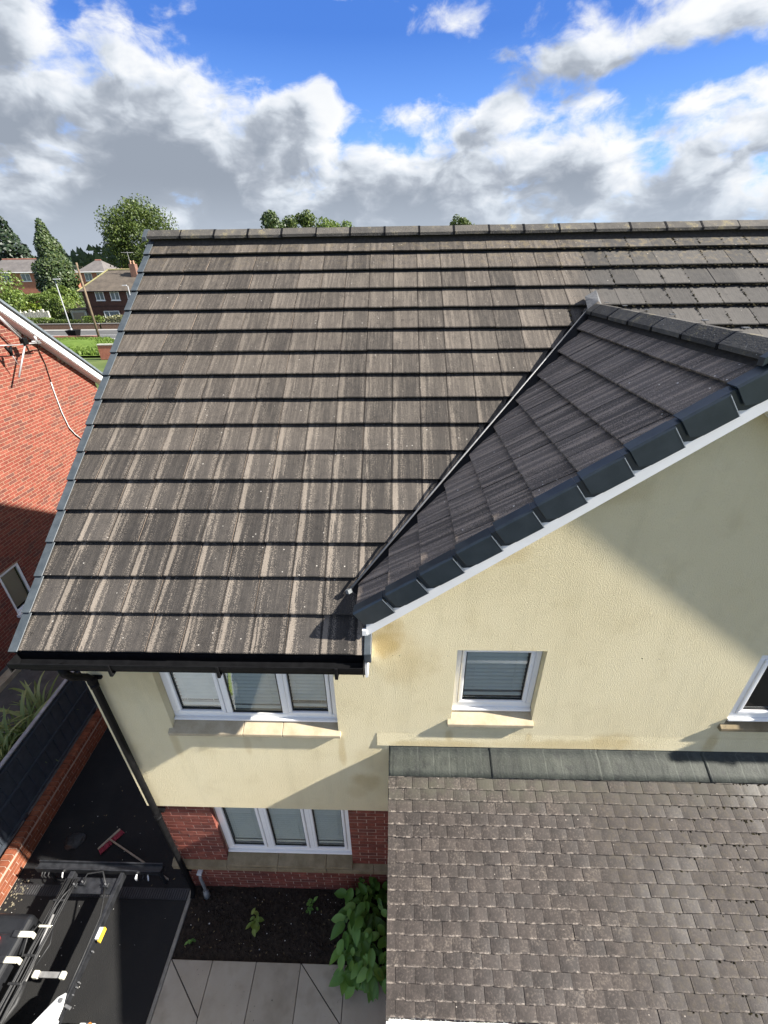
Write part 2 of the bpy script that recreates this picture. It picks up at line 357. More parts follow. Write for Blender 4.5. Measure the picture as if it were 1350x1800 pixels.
TILE = mat('roof_tile_concrete', f_tile); PLAIN = mat('plain_tile_clay', f_plain); RENDER = mat('cream_render', f_render)
def f_ridge(h, b):
    p = h.pos(); px, py, pz = h.xyz(p); n = h.noise(p, 7, 4, .65); f = h.noise(p, 70, 2, .7); r = h.rand()
    c = h.ramp(h.m('ADD', h.m('MULTIPLY', n, .7), h.m('MULTIPLY', r, .3)), [(.25, (.035, .032, .028)), (.5, (.075, .068, .058)), (.75, (.125, .112, .092))])
    c = h.mix(h.rng(h.m('ADD', n, h.m('MULTIPLY', f, .5)), .82, .98, 0, .7), c, (.23, .19, .095))
    c = h.mix(h.rng(f, .30, .18, 0, .7), c, (.02, .018, .014)); c = h.mix(h.rng(h.vor(p, 16), .07, .04), c, (.36, .35, .31))
    h.set(b.inputs['Base Color'], c); b.inputs['Roughness'].default_value = .92; h.set(b.inputs['Normal'], h.bump(h.m('ADD', n, f), .7, .01))
RIDGE = mat('ridge_concrete', f_ridge)
BRICK = mat('house_brick', brickmat([(.17, .046, .032), (.25, .070, .046), (.20, .055, .038), (.28, .088, .058), (.12, .04, .032), (.23, .068, .043)]))
NBRICK = mat('orange_brick', brickmat([(.19, .046, .030), (.255, .068, .044), (.22, .052, .034), (.28, .083, .053), (.24, .058, .038), (.13, .055, .044), (.26, .072, .042)]))
GBRICK = mat('garden_brick', brickmat([(.21, .062, .030), (.29, .090, .042), (.24, .074, .034), (.32, .112, .055)]))
MORTAR = mat('mortar', noisy((.36, .25, .19), (.46, .34, .26), 30, .95))
NMORTAR = mat('pale_mortar', noisy((.31, .215, .145), (.38, .275, .19), 30, .95))
STONE = mat('sill_stone', noisy((.36, .29, .18), (.50, .42, .29), 7, .9, .4, .004))
BAND = mat('band_stone', noisy((.15, .115, .062), (.27, .215, .13), 6, .9, .4, .004))
UPVC = mat('white_upvc', noisy((.83, .82, .79), (.88, .87, .84), 6, .35, .03, .001, .5), )
BLACKPL = mat('black_plastic', noisy((.004, .004, .0045), (.009, .009, .0095), 14, .55, .15, .002, .10))
VERGE = mat('verge_plastic', noisy((.014, .023, .030), (.026, .037, .046), 7, .30, .10, .002, .6))
VERGEL = mat('sunlit_verge_plastic', noisy((.038, .048, .055), (.070, .082, .090), 9, .5, .2, .002, .4))  # same plastic as the gable caps, with a sunlit tone painted into its colour
LEAD = mat('lead', f_lead)
LEADL = mat('bright_lead', noisy((.06, .062, .065), (.14, .14, .14), 30, .7, .4, .006))
ALU = mat('bright_metal', noisy((.15, .15, .15), (.22, .22, .22), 30, .5, .1, .001), Metallic=.4)
GLASS = mat('window_glass', f_glass)
BLIND = mat('blind_slat', noisy((.86, .85, .79), (.92, .91, .85), 5, .5, .02, .001))
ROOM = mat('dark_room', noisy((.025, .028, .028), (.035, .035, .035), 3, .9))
GASKET = mat('black_gasket', noisy((.012, .012, .012), (.02, .02, .02), 30, .6))
TARMAC = mat('tarmac', f_tarmac); SLAB = mat('paving_slab', f_slab)
KERB = mat('edging_concrete', noisy((.17, .16, .13), (.28, .26, .22), 12, .9, .4, .004))
SOIL = mat('soil', noisy((.012, .009, .007), (.042, .031, .023), 22, .95, 1.0, .02, .3))
FENCE = mat('fence_paint', noisy((.030, .037, .046), (.052, .062, .074), 9, .55, .3, .003))
FENCEL = mat('worn_fence_edge', noisy((.16, .165, .17), (.30, .30, .30), 14, .7, .3, .003))
STEEL = mat('black_steel', noisy((.008, .0085, .0095), (.030, .031, .034), 12, .40, .25, .003, .4))
RUBBER = mat('black_rubber', noisy((.012, .012, .012), (.028, .028, .028), 30, .55, .3, .003))
TANK = mat('tank_plastic', noisy((.010, .0105, .012), (.020, .021, .023), 8, .36, .1, .002))
WHITEP = mat('white_paint', noisy((.62, .63, .62), (.78, .78, .76), 7, .4, .1, .002))
CREAMP = mat('cream_strap', noisy((.55, .53, .42), (.70, .68, .56), 20, .5, .1, .002))
REDP = mat('red_plastic', noisy((.55, .03, .035), (.65, .05, .05), 20, .35, .05, .001))
YELP = mat('yellow_plastic', noisy((.75, .48, .04), (.85, .56, .06), 20, .35, .05, .001))
BROOMR = mat('broom_bristle', noisy((.26, .03, .05), (.46, .07, .10), 90, .8, .8, .01))
WOOD = mat('weathered_wood', noisy((.24, .19, .14), (.36, .30, .23), 20, .8, .3, .003))
GREYPL = mat('grey_plastic', noisy((.15, .16, .16), (.22, .23, .23), 10, .4, .1, .002))

# ------------------------------------------------------------------ ground, road, water-tight setting
def sheet(name, x0, x1, y0, y1, z, m, n=1):
    b = MB(); b.face([(x0, y0, z), (x1, y0, z), (x1, y1, z), (x0, y1, z)]); return tag(b.build(name, m), kind='structure')
def hz(x, y):
    t = max(0.0, min(1.0, (y - 68) / 45)); z = 1.6 * t * t * (3 - 2 * t)
    t2 = max(0.0, min(1.0, (y - 120) / 400)); return z + 9 * t2
GRASS = mat('grass_ground', noisy((.055, .085, .022), (.12, .15, .05), .35, .95, .4, .03, .2, 12))
g = MB(); xs = [-900, -500, -300] + [-200 + 10 * i for i in range(41)] + [300, 500, 900]; ys = [-300, -60, -12, 12, 30] + [44 + 4 * i for i in range(24)] + [160, 220, 300, 420, 600, 1200]
for y in ys:
    for x in xs: g.V.append((x, y, hz(x, y) - .03))
for j in range(len(ys) - 1):
    for i in range(len(xs) - 1):
        a = j * len(xs) + i; g.F.append((a, a + 1, a + 1 + len(xs), a + len(xs)))
tag(g.build('ground', GRASS), kind='structure')
ROADM = mat('road_asphalt', noisy((.075, .075, .075), (.115, .115, .112), 1.2, .9, .3, .004, .3, 60))
sheet('road', -160, 60, 57.0, 65.2, -.012, ROADM)
PAVM = mat('far_pavement', noisy((.24, .235, .225), (.31, .30, .28), 2, .9))
b = MB(); b.box((-160, 65.2, -.03), (60, 66.9, .10)); tag(b.build('far_pavement', PAVM), kind='structure')
b = MB(); b.box((-160, 55.4, -.03), (60, 57.0, .10)); tag(b.build('near_pavement', PAVM), kind='structure')
LINEM = mat('road_paint', noisy((.62, .62, .60), (.75, .75, .72), 8, .8))
sheet('road_marking', -160, 60, 60.9, 61.02, -.006, LINEM)
b = MB(); b.box((-2.9, -9, -.05), (.045, 16, 0)); tag(b.build('driveway', TARMAC), kind='structure')
sheet('front_street', -60, 60, -26, -9.2, -.012, ROADM)
b = MB(); b.box((3.1, -9.0, -.05), (14, -1.9, .0)); tag(b.build('front_drive', TARMAC), kind='structure')
ALLEY = mat('alley_concrete', noisy((.055, .052, .047), (.10, .095, .085), 5, .9, .4, .006))
b = MB(); b.box((-5.9, -6, -.02), (-2.86, 13, .30)); tag(b.build('neighbour_path', ALLEY), kind='structure')

# ------------------------------------------------------------------ the rendered house
house = empty('rendered_house', (0, 0, 0), 'cream rendered house with brown concrete tiled roof and front gable', 'house')
PITCH = R(37.1481); CP, SP = math.cos(PITCH), math.sin(PITCH); TP = SP / CP
GAUGE = .3344; TW = .30
Y0, Z0 = -.2367, 5.0835
RIDGEY, RIDGEZ = 4.0286, 8.3149
XAP = 5.35                      # gable ridge line
XEND = 9.3
# render skin with window openings
HOLES = [(.70, 2.45, 3.70, 4.80), (3.605, 4.41, 3.92, 4.90), (6.30, 7.30, 3.93, 4.88)]
def wall_skin():
    b = MB(); zb, zt = 2.20, 4.95
    xs = sorted({0, XEND - .2} | {h[0] for h in HOLES} | {h[1] for h in HOLES}); zs = sorted({zb, zt} | {h[2] for h in HOLES} | {h[3] for h in HOLES})
    for i in range(len(xs) - 1):
        for j in range(len(zs) - 1):
            cx, cz = (xs[i] + xs[i + 1]) / 2, (zs[j] + zs[j + 1]) / 2
            if any(h[0] < cx < h[1] and h[2] < cz < h[3] for h in HOLES): continue
            b.face([(xs[i], 0, zs[j]), (xs[i + 1], 0, zs[j]), (xs[i + 1], 0, zs[j + 1]), (xs[i], 0, zs[j + 1])])
    for x0, x1, z0, z1 in HOLES:
        d = .16
        b.face([(x0, 0, z0), (x0, 0, z1), (x0, d, z1), (x0, d, z0)]); b.face([(x1, 0, z0), (x1, d, z0), (x1, d, z1), (x1, 0, z1)])
        b.face([(x0, 0, z1), (x1, 0, z1), (x1, d, z1), (x0, d, z1)]); b.face([(x0, 0, z0), (x0, d, z0), (x1, d, z0), (x1, 0, z0)])
    xl, xr = 2.76, 2 * XAP - 2.76
    zg = lambda x: 5.455 + TP * (x - 2.699) - .10
    b.face([(xl, 0, zt), (xr, 0, zt), (xr, 0, zg(xl)), (XAP, 0, zg(XAP)), (xl, 0, zg(xl))])
    b.face([(0, 0, zb), (0, .16, zb), (XEND - .2, .16, zb), (XEND - .2, 0, zb)])
    # side and back
    yb = 8.06
    b.face([(0, 0, zb), (0, 0, zt), (0, RIDGEY, RIDGEZ - .12), (0, yb, zt), (0, yb, zb)])
    b.face([(XEND - .2, 0, zb), (XEND - .2, yb, zb), (XEND - .2, yb, zt), (XEND - .2, RIDGEY, RIDGEZ - .12), (XEND - .2, 0, zt)])
    b.face([(0, yb, zb), (0, yb, zt), (XEND - .2, yb, zt), (XEND - .2, yb, zb)])
    return b
wall = wall_skin().build('rendered_wall', RENDER, house)
b = MB()                                                   # bell-cast bead over the porch roof
b.add([(2.85, -.002, 3.70), (9.0, -.002, 3.70), (9.0, -.012, 3.50), (2.85, -.012, 3.50), (9.0, -.002, 3.485), (2.85, -.002, 3.485)], [(3, 2, 1, 0), (5, 4, 2, 3), (0, 5, 3)])
b.build('render_stop', RENDER, house)
# inner core behind the brick storey
b = MB(); b.box((.02, .09, 0), (.74, 8.0, 2.205)); b.box((2.46, .09, 0), (XEND - .22, 8.0, 2.205)); b.box((.74, .30, 0), (2.46, 8.0, 2.205)); b.box((.74, .09, 0), (2.46, .30, .70))
b.build('brick_backing', MORTAR, house)
b = MB(); b.box((.008, .036, 0), (.737, .0895, 2.199)); b.box((2.463, .036, 0), (3.2, .0895, 2.199)); b.box((.737, .036, 0), (2.463, .0895, .66)); b.box((0.004, .036, 0), (.0195, 8.0, 2.199))
b.build('mortar_bed', MORTAR, house)
unit_brick = MB().box((0, 0, 0), (1, 1, 1)).mesh('brick', BRICK)
def brick_obj(me, parent, x, y, z, l, d, hh, axis='x', jit=.0015):
    j = rnd.uniform(-jit, jit)
    if axis == 'x': M = T(x, y + j, z) @ Matrix.Diagonal((l, d, hh, 1))
    else: M = T(x - d + j, y, z) @ Matrix.Diagonal((d, l, hh, 1))
    return link('brick', me, parent, M)
def course(x0, x1, z, off, y=.0335, d=.056):
    x = x0 - off
    while x < x1 - .02:
        a, e = max(x, x0), min(x + .215, x1)
        if e - a > .03: brick_obj(unit_brick, house, a, y, z, e - a, d, .065)
        x += .225
for k in range(18):
    z = 2.065 - .075 * k + .01 - .075 + .075
    if z + .065 > 2.198: continue
    if z < .80: continue
    course(0.0, .74, z, .1125 * (k % 2)); course(2.46, 3.1, z, .1125 * ((k + 1) % 2))
z = 2.065 + .085; 
if z + .04 < 2.2:
    for a, e in ((0.0, .74), (2.46, 3.1)):
        x = a
        while x < e - .02: brick_obj(unit_brick, house, x, .0335, z, min(.215, e - x), .056, .046); x += .225
for k in range(9):
    z = .655 - .075 * (k + 1) + .005
    if z < -.02: break
    course(0.0, 3.1, z, .1125 * (k % 2))
# stone band
for a, e in ((-.04, .72), (.726, 1.42), (1.426, 2.10), (2.106, 2.74), (2.746, 3.1)):
    bb = MB(); bb.add([(a, -.035, .665), (e, -.035, .665), (e, .09, .665), (a, .09, .665), (a, -.035, .755), (e, -.035, .755), (e, .03, .797), (a, .03, .797), (e, .09, .797), (a, .09, .797)],
                      [(0, 3, 2, 1), (0, 1, 5, 4), (4, 5, 6, 7), (7, 6, 8, 9), (1, 2, 8, 6, 5), (0, 4, 7, 9, 3), (2, 3, 9, 8)])
    bevel(bb.build('band_stone', BAND, house), .004, 1)

# windows
def window(x0, x1, z0, z1, yf, lights, blind, sills, sillmat=STONE, sashes=None, open_room=False):
    """outer frame mesh with sashes, panes and blind slats as its parts"""
    fw, fd = .058, .07
    b = MB()
    b.box((x0, yf, z0), (x1, yf + fd, z0 + fw)); b.box((x0, yf, z1 - fw), (x1, yf + fd, z1)); b.box((x0, yf, z0 + fw), (x0 + fw, yf + fd, z1 - fw)); b.box((x1 - fw, yf, z0 + fw), (x1, yf + fd, z1 - fw))
    b.box((x0 - .0, yf - .03, z0 - .028), (x1, yf + .05, z0 - .0005))
    W = x1 - x0; edges = [x0 + W * f for f in lights]
    for e in edges[1:-1]: b.box((e - .032, yf + .001, z0 + fw), (e + .032, yf + fd, z1 - fw))
    win = b.build('window', UPVC, house); bevel(win, .006, 2)
    for i in range(len(edges) - 1):
        a = edges[i] + (fw if i == 0 else .032); e = edges[i + 1] - (fw if i == len(edges) - 2 else .032)
        c0, c1 = z0 + fw, z1 - fw
        if sashes is None or sashes[i]:
            s = .042; q = MB(); g = .003; y0 = yf - .012
            q.box((a + g, y0, c0 + g), (e - g, y0 + .06, c0 + s)); q.box((a + g, y0, c1 - s), (e - g, y0 + .06, c1 - g)); q.box((a + g, y0, c0 + s), (a + s, y0 + .06, c1 - s)); q.box((e - s, y0, c0 + s), (e - g, y0 + .06, c1 - s))
            bevel(q.build('sash', UPVC, win), .009, 2); gx0, gx1, gz0, gz1 = a + s, e - s, c0 + s, c1 - s
        else: gx0, gx1, gz0, gz1 = a + .002, e - .002, c0 + .002, c1 - .002
        q = MB(); t = .010; yy = yf + .010
        q.box((gx0, yy, gz0), (gx1, yy + .012, gz0 + t)); q.box((gx0, yy, gz1 - t), (gx1, yy + .012, gz1)); q.box((gx0, yy, gz0 + t), (gx0 + t, yy + .012, gz1 - t)); q.box((gx1 - t, yy, gz0 + t), (gx1, yy + .012, gz1 - t))
        q.build('gasket', GASKET, win)
        q = MB(); q.face([(gx0 + .001, yf + .020, gz0 + .001), (gx1 - .001, yf + .020, gz0 + .001), (gx1 - .001, yf + .020, gz1 - .001), (gx0 + .001, yf + .020, gz1 - .001)]); q.build('pane', GLASS, win)
        if blind:
            n = int((gz1 - gz0 - .07) / .052); me = None
            for k in range(n):
                zz = gz1 - .03 - .052 * k
                if me is None:
                    sm = MB(); sm.add([(gx0 + .006, -.013, -.0215), (gx1 - .006, -.013, -.0215), (gx1 - .006, -.004, -.002), (gx0 + .006, -.004, -.002), (gx1 - .006, .010, .0135), (gx0 + .006, .010, .0135)], [(0, 1, 2, 3), (3, 2, 4, 5)])
                    me = sm.mesh('slat', BLIND)
                link('slat', me, win, T(0, yf + .056, zz))
            q = MB(); q.box((gx0 + .006, yf + .040, gz0 + .028), (gx1 - .006, yf + .068, gz0 + .075)); q.build('blind_bottom_rail', BLIND, win)
            q = MB()
            for fx in (.18, .82):
                xx = gx0 + (gx1 - gx0) * fx; q.box((xx - .0015, yf + .030, gz0 + .05), (xx + .0015, yf + .032, gz1))
            q.build('blind_cord', BLIND, win)
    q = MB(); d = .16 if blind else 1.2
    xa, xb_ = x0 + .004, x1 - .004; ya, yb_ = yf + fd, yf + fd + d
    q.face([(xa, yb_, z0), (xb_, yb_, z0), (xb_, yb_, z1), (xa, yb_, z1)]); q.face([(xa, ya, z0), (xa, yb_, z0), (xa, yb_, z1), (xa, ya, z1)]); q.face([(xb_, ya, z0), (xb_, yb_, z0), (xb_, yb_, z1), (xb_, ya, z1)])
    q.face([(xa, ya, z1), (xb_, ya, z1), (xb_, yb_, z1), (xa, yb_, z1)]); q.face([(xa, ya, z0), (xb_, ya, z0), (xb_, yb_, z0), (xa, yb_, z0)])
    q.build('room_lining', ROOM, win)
    for a, e in sills:
        zb = z0 - .029; q = MB(); yo = -.042
        q.add([(a, yo, zb - .125), (e, yo, zb - .125), (e, .10, zb - .125), (a, .10, zb - .125), (a, yo, zb - .082), (e, yo, zb - .082), (e, .10, zb), (a, .10, zb)], [(0, 3, 2, 1), (4, 5, 6, 7), (0, 1, 5, 4), (1, 2, 6, 5), (2, 3, 7, 6), (3, 0, 4, 7)])
        bevel(q.build('sill', sillmat, win), .006, 2)
    return win
w1 = window(.703, 2.447, 3.80, 4.797, .085, (0, .345, .685, 1), True, ((.655, 1.445), (1.448, 1.86), (1.863, 2.475)), sashes=(True, False, True))
w2 = window(3.608, 4.407, 4.02, 4.897, .085, (0, 1), True, ((3.565, 4.425),), sashes=(True,))
w3 = window(6.303, 7.297, 4.02, 4.877, .012, (0, 1), False, ((6.255, 7.345),), sillmat=BAND, sashes=(True,))
w4 = window(.745, 2.455, .955, 2.195, .105, (0, .345, .685, 1), True, ((.74, 1.44), (1.443, 2.10), (2.103, 2.46)), sillmat=BAND, sashes=(True, True, True))
# things inside the clear window
b = MB(); b.box((6.5, .5, 4.06), (7.2, .9, 4.10)); b.tube([(6.75, .45, 4.1), (6.8, .45, 4.35), (6.9, .5, 4.5)], .05); b.tube([(6.62, .4, 4.1), (6.62, .4, 4.26)], .06)
b.build('window_ledge_items', RUBBER, w3)

# ------------------------------------------------------------------ roof tiles
TLEN, TTH = .405, .017; NOSE, HEAD = .066, .004
def clip(poly, a, b_, c):         # keep a*x+b*y<=c
    out = []
    for i in range(len(poly)):
        p, q = poly[i], poly[(i + 1) % len(poly)]; dp, dq = a * p[0] + b_ * p[1] - c, a * q[0] + b_ * q[1] - c
        if dp <= 0: out.append(p)
        if (dp < 0 < dq) or (dq < 0 < dp):
            t = dp / (dp - dq); out.append((p[0] + (q[0] - p[0]) * t, p[1] + (q[1] - p[1]) * t))
    return out
def area(poly): return abs(sum(poly[i][0] * poly[(i + 1) % len(poly)][1] - poly[(i + 1) % len(poly)][0] * poly[i][1] for i in range(len(poly)))) / 2
def slab_geo(poly, L, th, nose, head):
    hgt = lambda v: nose + (head - nose) * v / L
    n = len(poly)
    V = [(x, y, hgt(y)) for x, y in poly] + [(x, y, hgt(y) - th) for x, y in poly]
    F = [tuple(range(n)), tuple(reversed(range(n, 2 * n)))] + [(i, i + n, (i + 1) % n + n, (i + 1) % n) for i in range(n)]
    return V, F
def full_tile_geo(wd, L, th, nose, head):
    hgt = lambda v: nose + (head - nose) * v / L
    prof = [(0, hgt(0) - th), (0, hgt(0) - .006), (.007, hgt(0) - .0005), (L, hgt(L)), (L, hgt(L) - th)]
    n = 5; gp = .0026 if wd > .2 else .0016; V = [(gp, v, z) for v, z in prof] + [(wd - gp, v, z) for v, z in prof]
    F = [(i, (i + 1) % n, (i + 1) % n + n, i + n) for i in range(n)]
    return V, [tuple(reversed(f)) for f in F] + [(0, 1, 2, 3, 4), (9, 8, 7, 6, 5)]
def camber_tile_geo(wd, L, th, nose, head, camber=.0055, nu=6):
    hgt = lambda v: nose + (head - nose) * v / L
    V, F = [], []; gp = .0014
    for i in range(nu + 1):
        t = i / nu; u = gp + (wd - 2 * gp) * t; c = camber * (1 - (2 * t - 1) ** 2)
        V += [(u, .0, hgt(0) - th + c), (u, .0, hgt(0) - .004 + c), (u, .005, hgt(0) + c), (u, L, hgt(L) + c * .4), (u, L, hgt(L) - th)]
    for i in range(nu):
        a = i * 5
        for k in range(4): F.append((a + k, a + 5 + k, a + 6 + k, a + 1 + k))
        F.append((a + 4, a + 9, a + 5, a))
    F += [(4, 3, 2, 1, 0), tuple(nu * 5 + k for k in range(5))]
    return V, F
def uvmesh(name, V, F, m, uvs=None):
    me = bpy.data.meshes.new(name); me.from_pydata(V, [], F); me.update(); me.materials.append(m)
    ul = me.uv_layers.new(name='UVMap'); src = uvs or V
    for lp in me.loops:
        p = src[lp.vertex_index]; ul.data[lp.index].uv = (p[0], p[1])
    return me
def lay(parent, name, tiles, M0, m, L, th, nose, head, wd, limit, jx=1.0):
    """tiles: list of (u0, v0, poly or None).  The nearest in view become objects, the rest one mesh."""
    fullV, fullF = (camber_tile_geo if wd < .2 else full_tile_geo)(wd, L, th, nose, head); fm = uvmesh(name, fullV, fullF, m)
    sc = []
    for t in tiles:
        c = M0 @ Vector((t[0] + wd / 2, t[1] + .1, 0)); p = pix(c); vis = -25 < p[0] < 1375 and -25 < p[1] < 1825
        sc.append((0 if vis else 1, p[2] if vis else (c - CAM).length, t))
    sc.sort(key=lambda q: (q[0], q[1]))
    rest = MB(); ruv = []
    for i, (hid, d, (u0, v0, poly)) in enumerate(sc):
        j = rnd.uniform
        M = T(u0 + j(-.001, .001) * (jx - 1), v0 + j(-.003, .003) * (1 + (jx - 1) * .3), j(-.0015, .002) * (1 + (jx - 1) * .2)) @ Matrix.Rotation(j(-.005, .005) * jx, 4, 'Z') @ Matrix.Rotation(j(-.006, .006) * jx, 4, 'Y')
        if poly is None: V, F = fullV, fullF
        else: V, F = slab_geo(poly, L, th, nose, head)
        if i < limit and not hid:
            link(name, fm if poly is None else uvmesh(name, V, F, m), parent, M0 @ M)
        else:
            rest.add(V, F, M0 @ M); ruv += [(p[0], p[1]) for p in V]
    if rest.V:
        o = link(name + '_field', uvmesh(name + '_field', rest.V, rest.F, m, ruv), parent); tag(o, kind='stuff')
MAINM = frame(Vector((0, Y0, Z0)) - Vector((0, -SP, CP)) * NOSE, Vector((1, 0, 0)), Vector((0, CP, SP)), Vector((0, -SP, CP)))
b = MB(); zu = lambda y: Z0 + TP * (y - Y0) - .085
b.face([(-.24, Y0 + .03, zu(Y0 + .03)), (2.77, Y0 + .03, zu(Y0 + .03)), (2.77, .30, zu(.30)), (XAP, 2.92, zu(2.92)), (XAP, RIDGEY, RIDGEZ - .06), (-.24, RIDGEY, RIDGEZ - .06)])
b.face([(2 * XAP - 2.77, Y0 + .03, zu(Y0 + .03)), (XEND, Y0 + .03, zu(Y0 + .03)), (XEND, RIDGEY, RIDGEZ - .06), (XAP, RIDGEY, RIDGEZ - .06), (XAP, 2.92, zu(2.92)), (2 * XAP - 2.77, .30, zu(.30))])
b.face([(-.24, RIDGEY, RIDGEZ - .06), (XEND, RIDGEY, RIDGEZ - .06), (XEND, 8.3, Z0 - .04), (-.24, 8.3, Z0 - .04)])
roof = b.build('roof', mat('roof_underlay', noisy((.02, .02, .02), (.035, .033, .03), 8, .95)), house)
main_t, NR = [], 16
xv = lambda v: 2.2087 + CP * v
VT = (XAP - 2.2087) / CP
for r_ in range(NR):
    off = .15 if r_ % 2 == 0 else .0; v0 = r_ * GAUGE; u = -.15 - off if off else -.30
    while u < XEND:
        a, e = u, u + TW
        base = [(0, 0), (TW, 0), (TW, TLEN), (0, TLEN)]
        if r_ == NR - 1: base = [(x, min(y, .36)) for x, y in base]
        poly = base; full = r_ < NR - 1
        lo, hi = -.235 - a, XEND - a
        if lo > 0: poly = clip(poly, -1, 0, -lo); full = False
        if v0 < VT + .01:
            # left of the left valley, or right of the right valley
            for side in (0, 1):
                pl = list(poly); fl = full
                if side == 0:
                    lim = 2.775 if r_ < 2 else None
                    if lim is not None: q = clip(pl, 1, 0, lim - a)
                    else: q = clip(pl, 1, -CP, 2.2087 - .035 + CP * v0 - a)
                else:
                    if r_ < 2: q = clip(pl, -1, 0, -(2 * XAP - 2.775 - a))
                    else: q = clip(pl, -1, -CP, -(2 * XAP - 2.2087 + .035 - CP * v0 - a))
                if len(q) < 3 or area(q) < .0015: continue
                q = [(x, y) for x, y in q]
                same = fl and abs(area(q) - area(base)) < 1e-6
                main_t.append((a, v0, None if same else q))
        else:
            if len(poly) >= 3 and area(poly) > .0015: main_t.append((a, v0, None if full else poly))
        u += TW
GB = Vector((2.712, 0, 5.455 + TP * (2.712 - 2.699)))
GABM = frame(GB - Vector((-SP, 0, CP)) * NOSE, Vector((0, -1, 0)), Vector((CP, 0, SP)), Vector((-SP, 0, CP)))
gab_t = []; NG = 10
for r_ in range(NG):
    v0 = r_ * GAUGE; off = .15 if r_ % 2 else 0.0
    if v0 * CP + 2.712 > XAP - .05: break
    L_ = min(TLEN, (XAP - .04 - 2.712) / CP - v0)
    u = .095 - off
    for k in range(13):
        a = u - TW * (k + 1) + (off and TW)      # local u runs towards the front; tiles step back along +y
        poly = [(0, 0), (TW, 0), (TW, L_), (0, L_)]
        full = L_ == TLEN
        q = clip(poly, 1, 0, .095 - a)
        # valley: y <= x-2.4454-.04  ->  -u <= (2.712+CP*v)-2.4854
        q = clip(q, -1, -CP, .2266 - .0 + a + CP * v0) if q else q
        if len(q) < 3 or area(q) < .0012: continue
        gab_t.append((a, v0, None if full and abs(area(q) - area(poly)) < 1e-6 else q))
def count_vis(): pass
# one budget of 300 for this kind of tile: gable slope first (all near), then the main slope
lay(roof, 'roof_tile', gab_t, GABM, TILE, TLEN, TTH, NOSE, HEAD, TW, 300)
ng = sum(1 for o in roof.children if o.name.startswith('roof_tile') and 'field' not in o.name)
lay(roof, 'roof_tile', main_t, MAINM, TILE, TLEN, TTH, NOSE, HEAD, TW, 300 - ng)
# right-hand slope of the front gable (out of view)
GABR = frame(Vector((2 * XAP - 2.712, 0, GB.z)) - Vector((SP, 0, CP)) * NOSE, Vector((0, 1, 0)), Vector((-CP, 0, SP)), Vector((SP, 0, CP)))
rb = MB(); ruv = []
for (a, v0, poly) in gab_t:
    pl = poly or [(0, 0), (TW, 0), (TW, TLEN), (0, TLEN)]
    pl = [(-a - x, v0 + y) for x, y in pl][::-1]; mn = min(p[1] for p in pl)
    V, F = slab_geo([(x, y - v0) for x, y in pl], TLEN, TTH, NOSE, HEAD); rb.add([(x, y + v0, z) for x, y, z in V], F, GABR); ruv += [(p[0] + a + TW, p[1]) for p in V]
tag(link('roof_tile_field', uvmesh('roof_tile_field', rb.V, rb.F, TILE, ruv), roof), kind='stuff')
b = MB(); zz = GB.z - .075
b.face([(2.73, -.06, zz), (XAP, -.06, zz + TP * (XAP - 2.73)), (XAP, 2.9, zz + TP * (XAP - 2.73)), (2.73, .30, zz)])
b.face([(2 * XAP - 2.73, -.06, zz), (2 * XAP - 2.73, .3, zz), (XAP, 2.9, zz + TP * (XAP - 2.73)), (XAP, -.06, zz + TP * (XAP - 2.73))])
b.build('gable_underlay', MATS['roof_underlay'], house)

# ridge tiles
def ridge_geo(L, leg=.148, th=.020, pitch=PITCH):
    c, s_ = math.cos(pitch), math.sin(pitch); k = .022
    o = [(-leg * c, -leg * s_), (-leg * c, -leg * s_ + th + .012), (-k, -k * s_ / c + th + .012), (k, -k * s_ / c + th + .012), (leg * c, -leg * s_ + th + .012), (leg * c, -leg * s_), (0, -.004)]
    n = len(o); V = [(0, y, z) for y, z in o] + [(L, y, z) for y, z in o]
    F = [(i, (i + 1) % n, (i + 1) % n + n, i + n) for i in range(n)] + [tuple(reversed(range(n))), tuple(range(n, 2 * n))]
    return V, F
RL = .452
V, F = ridge_geo(RL - .016); rme = MB().add(V, F).mesh('ridge_tile', RIDGE)
V, F = ridge_geo(.026, .154, .026); ume = MB().add(V, F).mesh('ridge_union', BLACKPL)
x = -.27; k = 0
while x < XEND - .2:
    link('ridge_tile', rme, roof, T(x, RIDGEY, RIDGEZ + .058 + rnd.uniform(-.003, .003)) @ Matrix.Rotation(rnd.uniform(-.006, .006), 4, 'Y'))
    if k: link('ridge_union', ume, roof, T(x - .023, RIDGEY, RIDGEZ + .054))
    x += RL; k += 1
V, F = ridge_geo(.05, .185, .035); MB().add(V, F, T(-.325, RIDGEY, RIDGEZ + .058)).build('ridge_end_cap', VERGEL, roof)
# gable ridge runs from the front back to the main slope
ZGR = 5.455 + TP * (XAP - 2.699)
y = -.10; k = 0
while y < 2.75:
    L = min(RL, 2.86 - y); V, F = ridge_geo(L - .016)
    link('ridge_tile', rme if L == RL else MB().add(V, F).mesh('ridge_tile', RIDGE), roof, T(XAP, y, ZGR + .048 + rnd.uniform(-.004, .004)) @ RZ(R(90)))
    if k:
        link('ridge_union', ume, roof, T(XAP, y - .023, ZGR + .044) @ RZ(R(90)))
        b = MB(); b.box((-.022, -.014, 0), (.022, .014, .006)); link('ridge_clip', b.mesh('ridge_clip', ALU), roof, T(XAP + .03, y - .008, ZGR + .086))
    y += RL; k += 1
b = MB(); b.add([(5.24, 2.74, 7.47), (5.36, 2.78, 7.555), (5.45, 2.88, 7.50), (5.41, 3.04, 7.655), (5.26, 2.96, 7.59)], [(0, 1, 4), (1, 2, 3, 4)]); b.build('lead_saddle', LEADL, roof)
V, F = ridge_geo(.05, .185, .035); MB().add(V, F, T(XAP, -.15, ZGR + .048) @ RZ(R(90))).build('ridge_end_cap', VERGE, roof)

